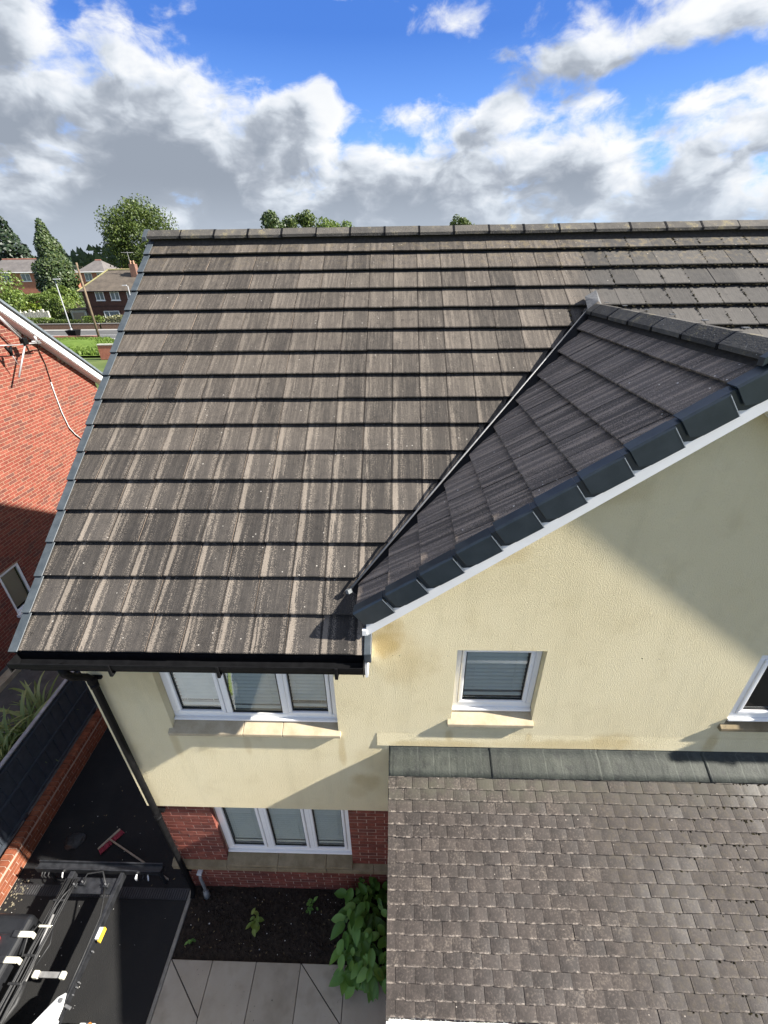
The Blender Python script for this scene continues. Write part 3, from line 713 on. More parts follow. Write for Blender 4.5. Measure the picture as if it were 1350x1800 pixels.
BED = mat('ridge_bedding', noisy((.035, .03, .025), (.07, .06, .05), 30, .95))
b = MB(); b.add([(-.26, RIDGEY - .10, RIDGEZ - .115), (XEND - .2, RIDGEY - .10, RIDGEZ - .115), (XEND - .2, RIDGEY, RIDGEZ + .03), (-.26, RIDGEY, RIDGEZ + .03), (-.26, RIDGEY + .10, RIDGEZ - .115), (XEND - .2, RIDGEY + .10, RIDGEZ - .115)], [(0, 1, 2, 3), (3, 2, 5, 4), (0, 3, 4), (1, 5, 2)]); b.build('ridge_bedding', BED, roof)
b = MB(); b.add([(XAP - .10, -.09, ZGR - .115), (XAP - .10, 2.8, ZGR - .115), (XAP, 2.8, ZGR + .02), (XAP, -.09, ZGR + .02), (XAP + .10, -.09, ZGR - .115), (XAP + .10, 2.8, ZGR - .115)], [(0, 1, 2, 3), (3, 2, 5, 4), (0, 3, 4), (1, 5, 2)]); b.build('ridge_bedding', BED, roof)
# verges
def verge_main():
    for r_ in range(NR):
        v0 = r_ * GAUGE; L = GAUGE + .035
        bb = MB(); th = .004
        h0, h1 = NOSE + .010, NOSE - .016
        def P(u, v, w): return tuple(MAINM @ Vector((u, v0 + v, w)))
        V = [(-.295, -.012, h0), (-.213, -.012, h0), (-.213, L, h1), (-.295, L, h1), (-.295, -.012, h0 - .12), (-.213, -.012, h0 - .008), (-.213, L, h1 - .008), (-.295, L, h1 - .12), (-.285, -.012, h0 - .12), (-.285, L, h1 - .12), (-.285, -.012, h0 - .008), (-.285, L, h1 - .008)]
        F = [(0, 1, 2, 3), (0, 3, 7, 4), (0, 4, 8, 10, 5, 1), (1, 5, 6, 2), (10, 11, 6, 5), (8, 9, 11, 10), (4, 7, 9, 8), (3, 2, 6, 11, 9, 7)]
        bb.add([P(*q) for q in V], F); bevel(bb.build('verge_cap', VERGEL, roof), .003, 1)
verge_main()
for r_ in range(NG):
    v0 = r_ * GAUGE
    if v0 * CP + 2.712 > XAP - .08: break
    L = min(GAUGE + .05, (XAP - 2.712) / CP - v0)
    def P(u, v, w): return GABM @ Vector((u, v0 + v, w))
    h0, h1 = NOSE + .012, NOSE - .008
    yo, yi, hh = .165, .060, .180; LT = min(GAUGE - .055, L)
    hv = lambda v: h0 + (h1 - h0) * v / L
    bb = MB()
    V = [(yi, -.014, h0), (yo - .012, -.014, h0), (yo, -.014, h0 - .012), (yo, LT, hv(LT) - .012), (yo - .012, LT, hv(LT)), (yi, LT, hv(LT)),
         (yo, -.014, h0 - hh + .035), (yo, .060, h0 - hh - .004), (yo, LT, hv(LT) - hh), (yi, -.014, h0 - .007), (yi, LT, hv(LT) - .007), (yo - .006, -.014, h0 - hh + .035), (yo - .006, .060, h0 - hh - .004), (yo - .006, LT, hv(LT) - hh), (yo - .006, -.014, h0 - .014), (yo - .006, LT, hv(LT) - .014)]
    F = [(0, 1, 4, 5), (1, 2, 3, 4), (2, 6, 7, 8, 3), (0, 9, 14, 11, 6, 2, 1), (6, 11, 12, 7), (7, 12, 13, 8), (14, 15, 13, 12, 11), (9, 10, 15, 14), (5, 10, 9, 0), (4, 3, 8, 13, 15, 10, 5)]
    bb.add([tuple(P(*q)) for q in V], F); cap = bb.build('gable_verge_cap', VERGE, roof); bevel(cap, .004, 2)
    # recessed tail that slides under the next cap up, with a bright moulded edge
    yt = yo - .022; q = MB(); va, vb = LT + .001, L + .03
    V = [(yi, va, hv(va) - .006), (yt, va, hv(va) - .006), (yt, vb, hv(vb) - .012), (yi, vb, hv(vb) - .012), (yt, va, hv(va) - hh + .035), (yt, va + .05, hv(va) - hh + .004), (yt, vb, hv(vb) - hh + .004), (yt - .005, va, hv(va) - hh + .035), (yt - .005, va + .05, hv(va) - hh + .004), (yt - .005, vb, hv(vb) - hh + .004), (yt - .005, va, hv(va) - .012), (yt - .005, vb, hv(vb) - .018)]
    q.add([tuple(P(*p)) for p in V], [(0, 1, 2, 3), (1, 4, 5, 6, 2), (10, 11, 9, 8, 7), (4, 7, 8, 5), (5, 8, 9, 6), (1, 10, 7, 4)]); q.build('cap_tail', VERGE, cap)
    q = MB(); q.add([tuple(P(*p)) for p in [(yo + .0012, LT - .006, hv(LT) - .014), (yo + .0012, LT - .001, hv(LT) - .014), (yo + .0012, LT - .001, hv(LT) - hh), (yo + .0012, LT - .006, hv(LT) - hh)]], [(0, 1, 2, 3)]); q.build('cap_edge', mat('pale_edge', noisy((.30, .32, .33), (.40, .42, .43), 20, .4)), cap)
# barge board and soffit of the gable
def gz_(x): return GB.z + TP * (x - 2.712)
b = MB()
for sgn in (1, -1):
    X = lambda x: x if sgn == 1 else 2 * XAP - x
    xa, xb_ = 2.80, XAP
    for (y0_, y1_, t0, t1) in ((-.135, -.105, -.10, -.335), (-.105, -.001, -.30, -.32)):
        q = [(X(xa), y0_, gz_(xa) + t0), (X(xb_), y0_, gz_(xb_) + t0), (X(xb_), y0_, gz_(xb_) + t1), (X(xa), y0_, gz_(xa) + t1)]
        q2 = [(p[0], y1_, p[2]) for p in q]
        b.add(q + q2, [(0, 1, 2, 3), (7, 6, 5, 4), (0, 4, 5, 1), (1, 5, 6, 2), (2, 6, 7, 3), (3, 7, 4, 0)])
b.build('barge_board', UPVC, house)
# valley liner: trough and bright edge bar
def valley():
    p0, p1 = Vector((2.66, .215, 5.455 - .035)), Vector((5.30, 2.855, 7.455)); d = (p1 - p0)
    b = MB(); s_ = Vector((.06, -.06, 0)); b.face([p0 - s_ - Vector((0, 0, .03)), p1 - s_ - Vector((0, 0, .03)), p1 + s_ - Vector((0, 0, .03)), p0 + s_ - Vector((0, 0, .03))]); b.build('valley_trough', BLACKPL, roof)
    up_ = Vector((-.35, -.35, .8)).normalized() * .045
    a = p0 + up_ + Vector((.012, -.012, 0)); e = p1 + up_ + Vector((.012, -.012, 0))
    b = MB(); b.tube([a - d.normalized() * .03, a + d * .35, a + d * .7, e], .010, 8); b.build('valley_bar', ALU, roof, True)
    b = MB(); b.box((-.020, -.022, -.02), (.020, .022, .016)); link('valley_end_stop', b.mesh('valley_end_stop', GREYPL), roof, T(*(a - d.normalized() * .04)) @ RZ(R(45)) @ Matrix.Rotation(R(-28), 4, 'X'))
valley()
# foot of the gable: verge box, white fascia end
b = MB(); V = [(2.778, .0, 0), (2.84, .0, 0), (2.84, GAUGE + .02, 0), (2.778, GAUGE + .02, 0)]
pts = [MAINM @ Vector((u, v, NOSE + .014 + (-.034 * v / GAUGE))) for u, v, _ in V]; lo_ = [p - Vector((0, 0, .10)) for p in pts]
b.add([tuple(p) for p in pts + lo_], [(0, 1, 2, 3), (7, 6, 5, 4), (0, 4, 5, 1), (1, 5, 6, 2), (2, 6, 7, 3), (3, 7, 4, 0)]); bevel(b.build('eaves_end_cap', VERGEL, roof), .005, 2)
b = MB(); b.box((2.782, -.232, 4.80), (2.806, -.001, 4.985)); b.build('fascia_end', UPVC, house)
b = MB(); b.box((2.765, -.150, 5.215), (2.798, -.119, 5.27)); b.build('barge_foot', UPVC, house)
for xa, xb_ in ((-.24, 2.78), (2 * XAP - 2.78, XEND)):
    b = MB(); b.box((xa, -.205, 4.80), (xb_, -.18, 5.02)); b.box((xa, -.18, 4.80), (xb_, -.001, 4.815)); b.build('fascia', BLACKPL, house)
    # gutter: open ogee trough with real thickness
    prof = [(-.212, 5.035), (-.212, 4.955), (-.235, 4.935), (-.295, 4.935), (-.322, 4.965), (-.330, 5.000), (-.330, 5.028), (-.338, 5.028), (-.338, 4.995), (-.330, 4.958), (-.300, 4.927), (-.232, 4.927), (-.206, 4.950), (-.206, 5.035)]
    n = len(prof); b = MB(); xe = xb_ + (.0 if xa < 0 else 0); xs_ = xa - .02
    b.add([(xs_, y_, z_) for y_, z_ in prof] + [(xe, y_, z_) for y_, z_ in prof], [(i, i + n, (i + 1) % n + n, (i + 1) % n) for i in range(n)])
    b.box((xs_, -.338, 4.927), (xs_ + .004, -.206, 5.030)); b.box((xe - .006, -.338, 4.927), (xe, -.206, 5.030))
    gut = b.build('gutter', BLACKPL, house)
    for xx in ([.62, 1.55, 2.55] if xa < 0 else [8.4]):
        q = MB(); q.box((xx - .014, -.348, 4.905), (xx + .014, -.205, 4.927)); q.box((xx - .014, -.352, 4.905), (xx + .014, -.339, 5.036)); bevel(q.build('gutter_bracket', BLACKPL, gut), .005, 2)
    if xa < 0:
        q = MB(); q.tube([(.13, -.27, 4.94), (.13, -.27, 4.84), (.13, -.22, 4.74), (.13, -.10, 4.60), (.13, -.055, 4.52), (.13, -.055, 2.3), (.13, -.055, .16), (.13, -.075, .09), (.13, -.13, .05)], .034, 14); dp = q.build('downpipe', BLACKPL, house, True)
        for zz in (4.50, 2.12, .62):
            q = MB(); q.tube([(.13, -.055, zz - .03), (.13, -.055, zz + .03)], .043, 14); q.box((.06, -.03, zz - .014), (.20, .02, zz + .014)); q.build('pipe_bracket', BLACKPL, dp)
        for zz in (4.46, 2.08): 
            q = MB(); q.tube([(.13, -.055, zz - .05), (.13, -.055, zz)], .040, 14); q.build('pipe_socket', BLACKPL, dp, True)
# grey waste pipe by the corner
q = MB(); q.tube([(.30, .03, .50), (.30, -.035, .50), (.305, -.055, .46), (.31, -.06, .20), (.315, -.075, .12)], .022, 10); wp = q.build('waste_pipe', GREYPL, house, True)
q = MB(); q.box((.262, -.045, .515), (.325, .02, .545)); q.build('pipe_clip', WHITEP, wp)
q = MB(); q.tube([(.317, -.075, .14), (.325, -.095, .02)], [.036, .045], 12); q.build('pipe_boot', GREYPL, wp, True)

# ------------------------------------------------------------------ porch lean-to
PS = R(27.4542); PC, PSN = math.cos(PS), math.sin(PS)
PB = Vector((0, -1.755, 2.557)); PN = Vector((0, -PSN, PC))
PORM = frame(PB - PN * .026, Vector((1, 0, 0)), Vector((0, PC, PSN)), PN)
pt = []; PX0, PX1 = 2.975, 7.5
for r_ in range(18):
    off = 0 if r_ % 2 == 1 else .0825; a = 2.97 - off
    while a < PX1:
        poly = [(0, 0), (.165, 0), (.165, .205), (0, .205)]; full = True
        if r_ == 17: poly = [(x, min(y, .15)) for x, y in poly]; full = False
        lo = PX0 - a
        if lo > .001: poly = clip(poly, -1, 0, -lo); full = False
        if len(poly) >= 3 and area(poly) > .003: pt.append((a, r_ * .1, None if full else poly))
        a += .165
b = MB(); q0 = PORM @ Vector((2.99, .02, -.012)); q1 = PORM @ Vector((PX1, 2.0, -.012))
b.face([(2.99, q0.y, q0.z), (PX1, q0.y, q0.z), (PX1, q1.y, q1.z), (2.99, q1.y, q1.z)])
porch = b.build('porch_roof', MATS['roof_underlay'], house)
lay(porch, 'plain_tile', pt, PORM, PLAIN, .205, .013, .026, .002, .165, 300, 2.6)
b = MB()
for k in range(40):                                          # crumbling mortar under the verge tiles
    v = k * .045; c = PORM @ Vector((2.985 + rnd.uniform(-.004, .004), v, -.012)); b.box((c.x - .012, c.y - .026, c.z - .022), (c.x + .012, c.y + .026, c.z + .004))
b.build('verge_mortar', mat('dark_mortar', noisy((.05, .045, .04), (.10, .09, .08), 20, .95)), porch)
# lead apron: three lapped sheets dressed over the top courses, with an upstand
xs_ = [2.975, 4.06, 5.15, 6.25, PX1]
for i in range(4):
    b = MB(); n = 52; lap = .0 if i == 0 else .03
    rows = []
    for j, (yy, dz) in enumerate(((-.004, .075), (-.010, .012), (-.10, .0), (-.19, .0), (-.245, -.002))):
        row = []
        for k in range(n + 1):
            xx = xs_[i] - lap + (xs_[i + 1] - xs_[i] + lap) * k / n
            if j < 2: z = 3.425 + dz + (.010 if j == 1 else 0)
            else:
                tt = (yy - PB.y) / PC; z = PB.z + tt * PSN + .010 + (.004 if i % 2 else 0) + .0065 * (((xx - .02) / .165) % 1.0) * (j - 1) / 3 + dz
            row.append((xx, yy - (0.002 * (i % 2)), z + (rnd.uniform(-.0015, .0015) if j > 1 else 0)))
        rows.append(row)
    for row in rows: b.V += row
    for j in range(4):
        for k in range(n): p_ = j * (n + 1) + k; b.F.append((p_, p_ + n + 1, p_ + n + 2, p_ + 1))
    o = b.build('lead_flashing', LEAD, porch, True)
    md = o.modifiers.new('thick', 'SOLIDIFY'); md.thickness = .003; md.offset = 1
# porch body under the tiles
b = MB(); b.box((3.08, -1.62, 0), (3.18, .035, 2.55)); b.box((3.08, -1.62, 2.2), (PX1, -1.52, 2.55)); b.box((PX1 - .1, -1.62, 0), (PX1, .035, 2.55)); b.build('porch_wall', MATS['house_brick'], house)
b = MB(); b.box((2.975, -1.78, 2.37), (PX1, -1.755, 2.505)); b.box((2.975, -1.755, 2.37), (PX1, -1.63, 2.385)); b.box((2.975, -1.755, 2.385), (2.99, -.002, 2.46)); b.build('porch_fascia', UPVC, house)
b = MB(); b.tube([(2.965, -1.83, 2.47), (PX1, -1.83, 2.47)], .052, 12); b.build('porch_gutter', UPVC, house, True)

# ------------------------------------------------------------------ moss
MOSS = mat('moss', noisy((.010, .009, .006), (.040, .034, .016), 40, .98, .6, .01, .1))
def lumps(name, pts, parent, m=MOSS):
    b = MB()
    for (p, r) in pts:
        n = 5; i0 = len(b.V)
        top = (p[0] + rnd.uniform(-.3, .3) * r, p[1], p[2] + r * rnd.uniform(.5, .9)); ring = [(p[0] + r * math.cos(a) * rnd.uniform(.6, 1.3), p[1] + r * math.sin(a) * rnd.uniform(.6, 1.2), p[2] + rnd.uniform(-.3, .2) * r) for a in [2 * math.pi * k / n for k in range(n)]]
        b.V += ring + [top]; b.F += [(i0 + k, i0 + (k + 1) % n, i0 + n) for k in range(n)]
    return tag(b.build(name, m, parent), kind='stuff')
mp = []
for (a, v0, poly) in main_t:
    r_ = round(v0 / GAUGE)
    if a < 5.0 or a > 8.6: continue
    dens = min(1.0, (a - 4.9) / 1.2)
    for k in range(int(16 * dens)):
        if r_ >= 11: mp.append((MAINM @ Vector((a + rnd.uniform(0, .3), v0 + rnd.uniform(-.02, .004), NOSE - .02 + rnd.uniform(-.016, .004))), rnd.uniform(.009, .022)))
    if rnd.random() < .75 * dens:
        for k in range(rnd.randint(4, 16)): vv = rnd.uniform(0, .33); mp.append((MAINM @ Vector((a + rnd.uniform(-.007, .007), v0 + vv, NOSE - .048 * vv / TLEN)), rnd.uniform(.006, .014)))
for k in range(160): mp.append((MAINM @ Vector((rnd.uniform(-.2, 8), rnd.choice(range(16)) * GAUGE + rnd.uniform(-.006, .0), NOSE - .018)), rnd.uniform(.004, .009)))
lumps('moss', mp, roof)
mp = []
for (a, v0, poly) in pt:
    dens = max(0, min(1, (a - 5.2) / 1.4))
    for k in range(int(rnd.random() * 9 * dens + .6 * dens)):
        mp.append((PORM @ Vector((a + rnd.uniform(0, .165), v0 + rnd.uniform(-.014, .004), .018)), rnd.uniform(.005, .014)))
lumps('moss', mp, porch)
mp = [(PORM @ Vector((3 + 3.0 * rnd.random() ** 1.4, rnd.choice(range(18)) * .1 - rnd.uniform(0, .010), .008)), rnd.uniform(.0025, .0055)) for k in range(1500)]
lumps('grit', mp, porch, mat('pale_grit', noisy((.45, .44, .41), (.7, .69, .65), 60, .9)))

# ------------------------------------------------------------------ driveway edge, path, bed
b = MB(); b.box((.045, -9, -.05), (.095, .028, .018)); bevel(tag(b.build('edging_kerb', KERB), kind='structure'), .006, 1)
b = MB(); b.box((.095, -9, -.06), (3.08, -.762, -.014)); path = tag(b.build('garden_path', mat('slab_bed', noisy((.03, .027, .022), (.05, .045, .038), 20, .95))), kind='structure')
jx = [.098, .655, 1.232, 1.815, 2.395, 3.08]
def slab(poly):
    cx = sum(p[0] for p in poly) / len(poly); cy = sum(p[1] for p in poly) / len(poly)
    o = MB().prism([(x - cx, y - cy) for x, y in poly], .035).build('slab', SLAB, path); o.location = (cx, cy, .021 + rnd.uniform(-.0015, .0015)); bevel(o, .004, 1)
for i in range(5):
    for j in range(4):
        x0, x1 = jx[i] + .004, jx[i + 1] - .004; y1, y0 = -.766 - 1.2 * j, -.766 - 1.2 * (j + 1) + .006
        rect = [(x0, y0), (x1, y0), (x1, y1), (x0, y1)]
        if j == 0 and i in (0, 3):
            # mitred cut from the top left corner
            xa, ya = (jx[i] - .0, -.760); sl_ = -.92
            c = -sl_ * xa + ya
            q1 = clip(rect, -sl_, 1, c - .007); q2 = clip(rect, sl_, -1, -c - .007)
            for q in (q1, q2):
                if len(q) >= 3 and area(q) > .004: slab(q)
        else: slab(rect)
def soil():
    b = MB(); nx, ny = 150, 46; import mathutils
    for j in range(ny + 1):
        for i in range(nx + 1):
            x = .095 + (3.08 - .095) * i / nx; y = -.762 + .80 * j / ny
            n = mathutils.noise.fractal(Vector((x * 5, y * 5, 0)), .9, 2.1, 5) * .022 + mathutils.noise.noise(Vector((x * 34, y * 34, 3))) * .010
            e = min(1, (y + .762) / .07, (x - .095) / .05); b.V.append((x, y, -.012 + max(0, e) * (.012 + n)))
    for j in range(ny):
        for i in range(nx): p = j * (nx + 1) + i; b.F.append((p, p + 1, p + nx + 2, p + nx + 1))
    return tag(b.build('soil_bed', SOIL, None, True), kind='structure')
soil()
lumps('soil_clods', [((rnd.uniform(.12, 2.9), rnd.uniform(-.74, .0), .012), rnd.uniform(.006, .022)) for k in range(1100)], None, SOIL)
o = [o for o in bpy.data.objects if o.name == 'soil_clods'][0]; tag(o, 'loose dark clods of earth scattered over the planting bed', 'soil')
lumps('pale_stones', [((rnd.uniform(.12, 2.9), rnd.uniform(-.74, -.02), .014), rnd.uniform(.003, .009)) for k in range(45)], None, MATS['pale_grit'])
tag(bpy.data.objects['pale_stones'], 'small pale stones lying on the dark planting bed', 'stones')

# ------------------------------------------------------------------ neighbour's red brick house
nb = empty('red_brick_house', (-5.6, 5.9, .3), 'orange-red brick gable end of the neighbouring house with white bargeboard', 'house')
NBI = T(5.6, -5.9, -.3)
NX = -5.6; NYA, NYF, NYB = 5.6, 1.75, 9.9
def nvz(y): return 7.19 - .80 * (y - 7.125)            # underside of the board on the rear slope
NZA = nvz(NYA)
def ntop(y): return nvz(y) if y > NYA else NZA - .80 * (NYA - y)
def nbuild(b, name, m, parent=None, smooth=False):
    o = b.build(name, m, parent or nb, smooth)
    if parent is None: o.matrix_basis = NBI
    return o
b = MB(); yf_, yb_ = NYF, 9.75
WY0, WY1, WZ0, WZ1 = 4.555, 5.14, 1.06, 2.14
pts = [(NX - .0025, yf_, .28), (NX - .0025, WY0, .28), (NX - .0025, WY0, WZ0), (NX - .0025, WY0, WZ1), (NX - .0025, WY0, ntop(WY0) + .1), (NX - .0025, yf_, ntop(yf_) + .1)]
b.face([pts[0], pts[1], pts[4], pts[5]])
b.face([(NX - .0025, WY0, .28), (NX - .0025, WY1, .28), (NX - .0025, WY1, WZ0), (NX - .0025, WY0, WZ0)]); b.face([(NX - .0025, WY0, WZ1), (NX - .0025, WY1, WZ1), (NX - .0025, WY1, ntop(WY1) + .1), (NX - .0025, WY0, ntop(WY0) + .1)])
b.face([(NX - .0025, WY1, .28), (NX - .0025, yb_, .28), (NX - .0025, yb_, ntop(yb_) + .1), (NX - .0025, NYA, NZA + .1), (NX - .0025, WY1, ntop(WY1) + .1)])
b.face([(NX - .0025, yb_, .28), (-13, yb_, .28), (-13, yb_, ntop(yb_) + .1), (NX - .0025, yb_, ntop(yb_) + .1)]); b.face([(NX - .0025, yf_, .28), (NX - .0025, yf_, ntop(yf_) + .1), (-13, yf_, ntop(yf_) + .1), (-13, yf_, .28)])
nbuild(b, 'wall', NMORTAR)
nbm = MB().box((0, 0, 0), (1, 1, 1)).mesh('brick', NBRICK)
def vis_left(c):
    p = pix(c)
    if not (0 < p[0] < 230 and 520 < p[1] < 1180): return None
    # hidden behind the nearer roof's left verge
    if p[1] > 400 and p[0] > 268 - (p[1] - 405) * (268 - 15) / 740 + 4: return None
    return p[2]
cand = []
k = 0; z = .30
while z < 7.6:
    y = NYF - .1125 * (k % 2)
    while y < 9.75:
        a, e = max(y, NYF), min(y + .215, 9.75); top = z + .065
        ok = e - a > .05
        if z + .065 > WZ0 - .01 and z < WZ1 + .01 and e > WY0 and a < WY1:
            if a < WY0 - .05: e = min(e, WY0)
            elif e > WY1 + .05: a = max(a, WY1)
            else: ok = False
        if ok and min(ntop(a), ntop(e)) + .16 > top: cand.append((a, e - a, z))
        y += .225
    z += .075; k += 1
sc = []
for c in cand:
    d = vis_left(Vector((NX, c[0] + .1, c[2] + .03))); sc.append((0 if d else 1, d or 99, c))
sc.sort(key=lambda q: (q[0], q[1])); rest = MB()
for i, (hid, d, (y, l, z)) in enumerate(sc):
    j = rnd.uniform(-.0012, .0015)
    if i < 300 and not hid: link('brick', nbm, nb, NBI @ T(NX - .05 + j, y, z) @ Matrix.Diagonal((.05, l, .065, 1)))
    else: rest.box((NX - .03 + j, y, z), (NX + j, y + l, z + .065))
o = nbuild(rest, 'brickwork', NBRICK); tag(o, kind='stuff')
# window
yw = WY0 + .004; ye = WY1 - .004
b = MB(); fx0, fx1 = NX - .07, NX - .012; f = .062
b.box((fx0, yw, WZ0 + .03), (fx1, ye, WZ0 + .03 + f)); b.box((fx0, yw, WZ1 - f), (fx1, ye, WZ1)); b.box((fx0, yw, WZ0 + .03 + f), (fx1, yw + f, WZ1 - f)); b.box((fx0, ye - f, WZ0 + .03 + f), (fx1, ye, WZ1 - f))
win = nbuild(b, 'window', UPVC); bevel(win, .012, 2)
b = MB(); b.box((NX - .06, WY0 - .04, WZ0 - .05), (NX + .055, WY1 + .04, WZ0 + .028)); bevel(b.build('sill', UPVC, win), .008, 2)
b = MB(); b.face([(NX - .035, yw + f, WZ0 + .09), (NX - .035, ye - f, WZ0 + .09), (NX - .035, ye - f, WZ1 - f), (NX - .035, yw + f, WZ1 - f)]); b.build('pane', GLASS, win)
sm = MB(); sm.face([(.010, yw + f, -.0205), (.010, ye - f, -.0205), (-.008, ye - f, .0185), (-.008, yw + f, .0185)]); sm = sm.mesh('slat', BLIND)
for k in range(17): link('slat', sm, win, T(NX - .10, 0, WZ0 + .13 + .052 * k))
b = MB(); b.box((NX - .30, yw, WZ0), (NX - .16, ye, WZ1)); b.build('room_lining', ROOM, win)
b = MB(); b.box((NX - .02, WY0 - .11, WZ1 + .0), (NX + .003, WY1 + .11, WZ1 + .014)); nbuild(b, 'lintel_edge', NMORTAR)
# roof, boards
def strip(name, x0, x1, d0, d1, m, ya=None, yb=None):
    b = MB()
    for (y0_, y1_) in ((NYA, 9.93), (1.45, NYA)):
        q = [(x0, y0_, ntop(y0_) + d0), (x1, y0_, ntop(y0_) + d0), (x1, y1_, ntop(y1_) + d0), (x0, y1_, ntop(y1_) + d0)]
        t = [(p[0], p[1], p[2] + d1 - d0) for p in q]; b.add(q + t, [(3, 2, 1, 0), (4, 5, 6, 7), (0, 1, 5, 4), (1, 2, 6, 5), (2, 3, 7, 6), (3, 0, 4, 7)])
    return nbuild(b, name, m)
strip('barge_board', -5.372, -5.35, .03, .195, UPVC); strip('soffit', -5.60, -5.373, .012, .030, UPVC)
strip('verge_strip', -5.50, -5.335, .262, .33, mat('slate_grey_verge', noisy((.10, .12, .135), (.17, .19, .205), 8, .5, .2, .002)))
strip('undercloak', -5.42, -5.345, .208, .258, GASKET)
strip('roof', -13.2, -5.502, .20, .295, mat('grey_slate', noisy((.07, .075, .08), (.12, .125, .13), 3, .7)))
b = MB(); b.box((-5.9, 2.0, .0), (-5.0, 9.0, .295)); b.box((-5.34, 1.9, .30), (-5.14, 5.6, .40)); 
b2 = MB(); b2.box((-5.36, 1.9, .302), (-5.16, 5.6, .42)); tag(b2.build('path_edging', mat('buff_edging', noisy((.28, .23, .15), (.42, .36, .25), 7, .9))), kind='structure')

# television aerial on its wall bracket
ae = empty('tv_aerial', (-5.6, 7.7, 6.45), 'old silver television aerial bracketed under the white bargeboard', 'aerial')
AI = T(5.6, -7.7, -6.45)
def abuild(b, name, m, smooth=True):
    o = b.build(name, m, ae, smooth); o.matrix_basis = AI; return o
AER = mat('dull_aluminium', noisy((.38, .36, .36), (.55, .53, .52), 20, .45, .1, .001), Metallic=.5)
b = MB(); b.tube([(-5.34, 6.75, 7.42), (-5.30, 7.38, 6.56)], .024, 10); abuild(b, 'mast', AER)
b = MB(); b.tube([(-5.34, 6.98, 7.18), (-5.30, 7.36, 6.68)], .010, 6); abuild(b, 'stay_rod', AER)
b = MB(); b.box((-5.36, 7.32, 6.48), (-5.24, 7.45, 6.63)); bevel(abuild(b, 'clamp', BLACKPL, False), .02, 2)
b = MB(); b.tube([(-5.598, 7.75, 6.47), (-5.30, 7.75, 6.47), (-5.30, 7.40, 6.50)], .014, 8); abuild(b, 'bracket', AER)
b = MB(); b.tube([(-5.30, 6.60, 6.58), (-5.30, 7.00, 6.53), (-5.30, 7.87, 6.45)], .011, 8); abuild(b, 'boom', AER)
b = MB(); b.tube([(-5.30, 7.39, 6.50), (-5.30, 7.20, 6.28), (-5.30, 6.86, 5.88)], .020, 8); abuild(b, 'lower_arm', AER)
for p0, p1, r in (((6.83, 6.52), (6.92, 6.36), .032), ((6.95, 6.50), (6.90, 6.34), .032), ((6.90, 6.40), (6.98, 6.12), .010), ((7.74, 6.62), (7.76, 6.47), .03), ((7.60, 6.52), (7.86, 6.49), .012)):
    b = MB(); b.tube([(-5.30, *p0), (-5.30, *p1)], r, 8); abuild(b, 'element', AER if r != .032 else BLACKPL)
b = MB(); b.tube([(-5.33, 7.55, 6.47), (-5.45, 7.90, 6.40), (-5.57, 8.05, 6.28), (-5.585, 8.12, 5.93), (-5.585, 8.07, 5.25), (-5.585, 8.06, 4.74), (-5.585, 8.12, 4.29), (-5.585, 8.25, 4.06), (-5.585, 8.46, 3.80), (-5.585, 8.9, 3.5)], .012, 6); abuild(b, 'cable', BLACKPL)
b = MB(); b.tube([(-5.575, 8.075, 5.5), (-5.575, 8.065, 5.25), (-5.575, 8.065, 4.74), (-5.575, 8.12, 4.32), (-5.575, 8.24, 4.10), (-5.575, 8.44, 3.85)], .011, 6); abuild(b, 'white_cable', WHITEP)

# ------------------------------------------------------------------ boundary wall and fence
bw = empty('boundary_wall', (-2.7, 1.5, 0), 'low red brick boundary wall below the dark fence', 'wall')
BR = Matrix.Rotation(R(1.6), 4, 'Z')
b = MB(); b.box((-.12, -6, -.02), (-.004, 6.5, .352)); b.build('mortar_core', MORTAR, bw)
gb = MB().box((0, 0, 0), (1, 1, 1)).mesh('brick', GBRICK)
for k in range(5):
    y = -6 - .1125 * (k % 2)
    while y < 6.5:
        a = max(y, -6)
        if k == 4: pass
        else:
            c = Vector((-2.65, 1.5 + a, .1))
            if -3.6 < a < 3.6: link('brick', gb, bw, T(-.055 + rnd.uniform(-.001, .001), a, .012 + .075 * k) @ Matrix.Diagonal((.055, .215, .065, 1)))
        y += .225
y = -3.6
while y < 3.6:
    link('coping_brick', gb, bw, T(-.125, y, .354 + rnd.uniform(-.001, .002)) @ Matrix.Diagonal((.129, .066, .068, 1))); y += .0755
b = MB()
y = 3.6
while y < 6.4: b.box((-.125, y, .354), (.003, y + .066, .421)); b.box((-.05, y, .01), (.0, y + .066, .35)); y += .0755
y = -6
while y < -3.65: b.box((-.125, y, .354), (.003, y + .066, .421)); b.box((-.05, y, .01), (.0, y + .066, .35)); y += .0755
tag(b.build('coping_brick_run', GBRICK, bw), kind='stuff')
b = MB(); b.box((-.122, -3.6, .353), (.0, 3.6, .410)); b.build('coping_mortar', MORTAR, bw)
bw.matrix_basis = T(-2.64, 1.0, 0) @ BR
fe = empty('board_fence', (-2.84, 1.5, .4), 'dark blue-grey boarded fence standing on the low brick wall', 'fence')
bm_ = MB().box((-.011, 0, 0), (.011, .192, 1.12)).mesh('board', FENCE)
y = -5.5
while y < 6.0:
    link('board', bm_, fe, T(rnd.uniform(-.002, .002), y, .02) @ RZ(R(3.2))); y += .198
for z in (.10, .60, 1.06):
    b = MB(); b.box((.0135, -5.5, z - .022), (.045, 6.0, z + .022)); b.build('rail', FENCE, fe)
b = MB(); b.box((-.028, -5.5, 1.142), (.034, 6.0, 1.168)); bevel(b.build('cap_rail', FENCEL, fe), .004, 1)
for yy in (-2.2, -.3, 1.6, 3.5):
    b = MB(); b.box((-.088, yy - .04, -.05), (-.013, yy + .04, 1.10)); b.build('post', FENCE, fe)
fe.matrix_basis = T(-2.790, 1.0, .42) @ BR

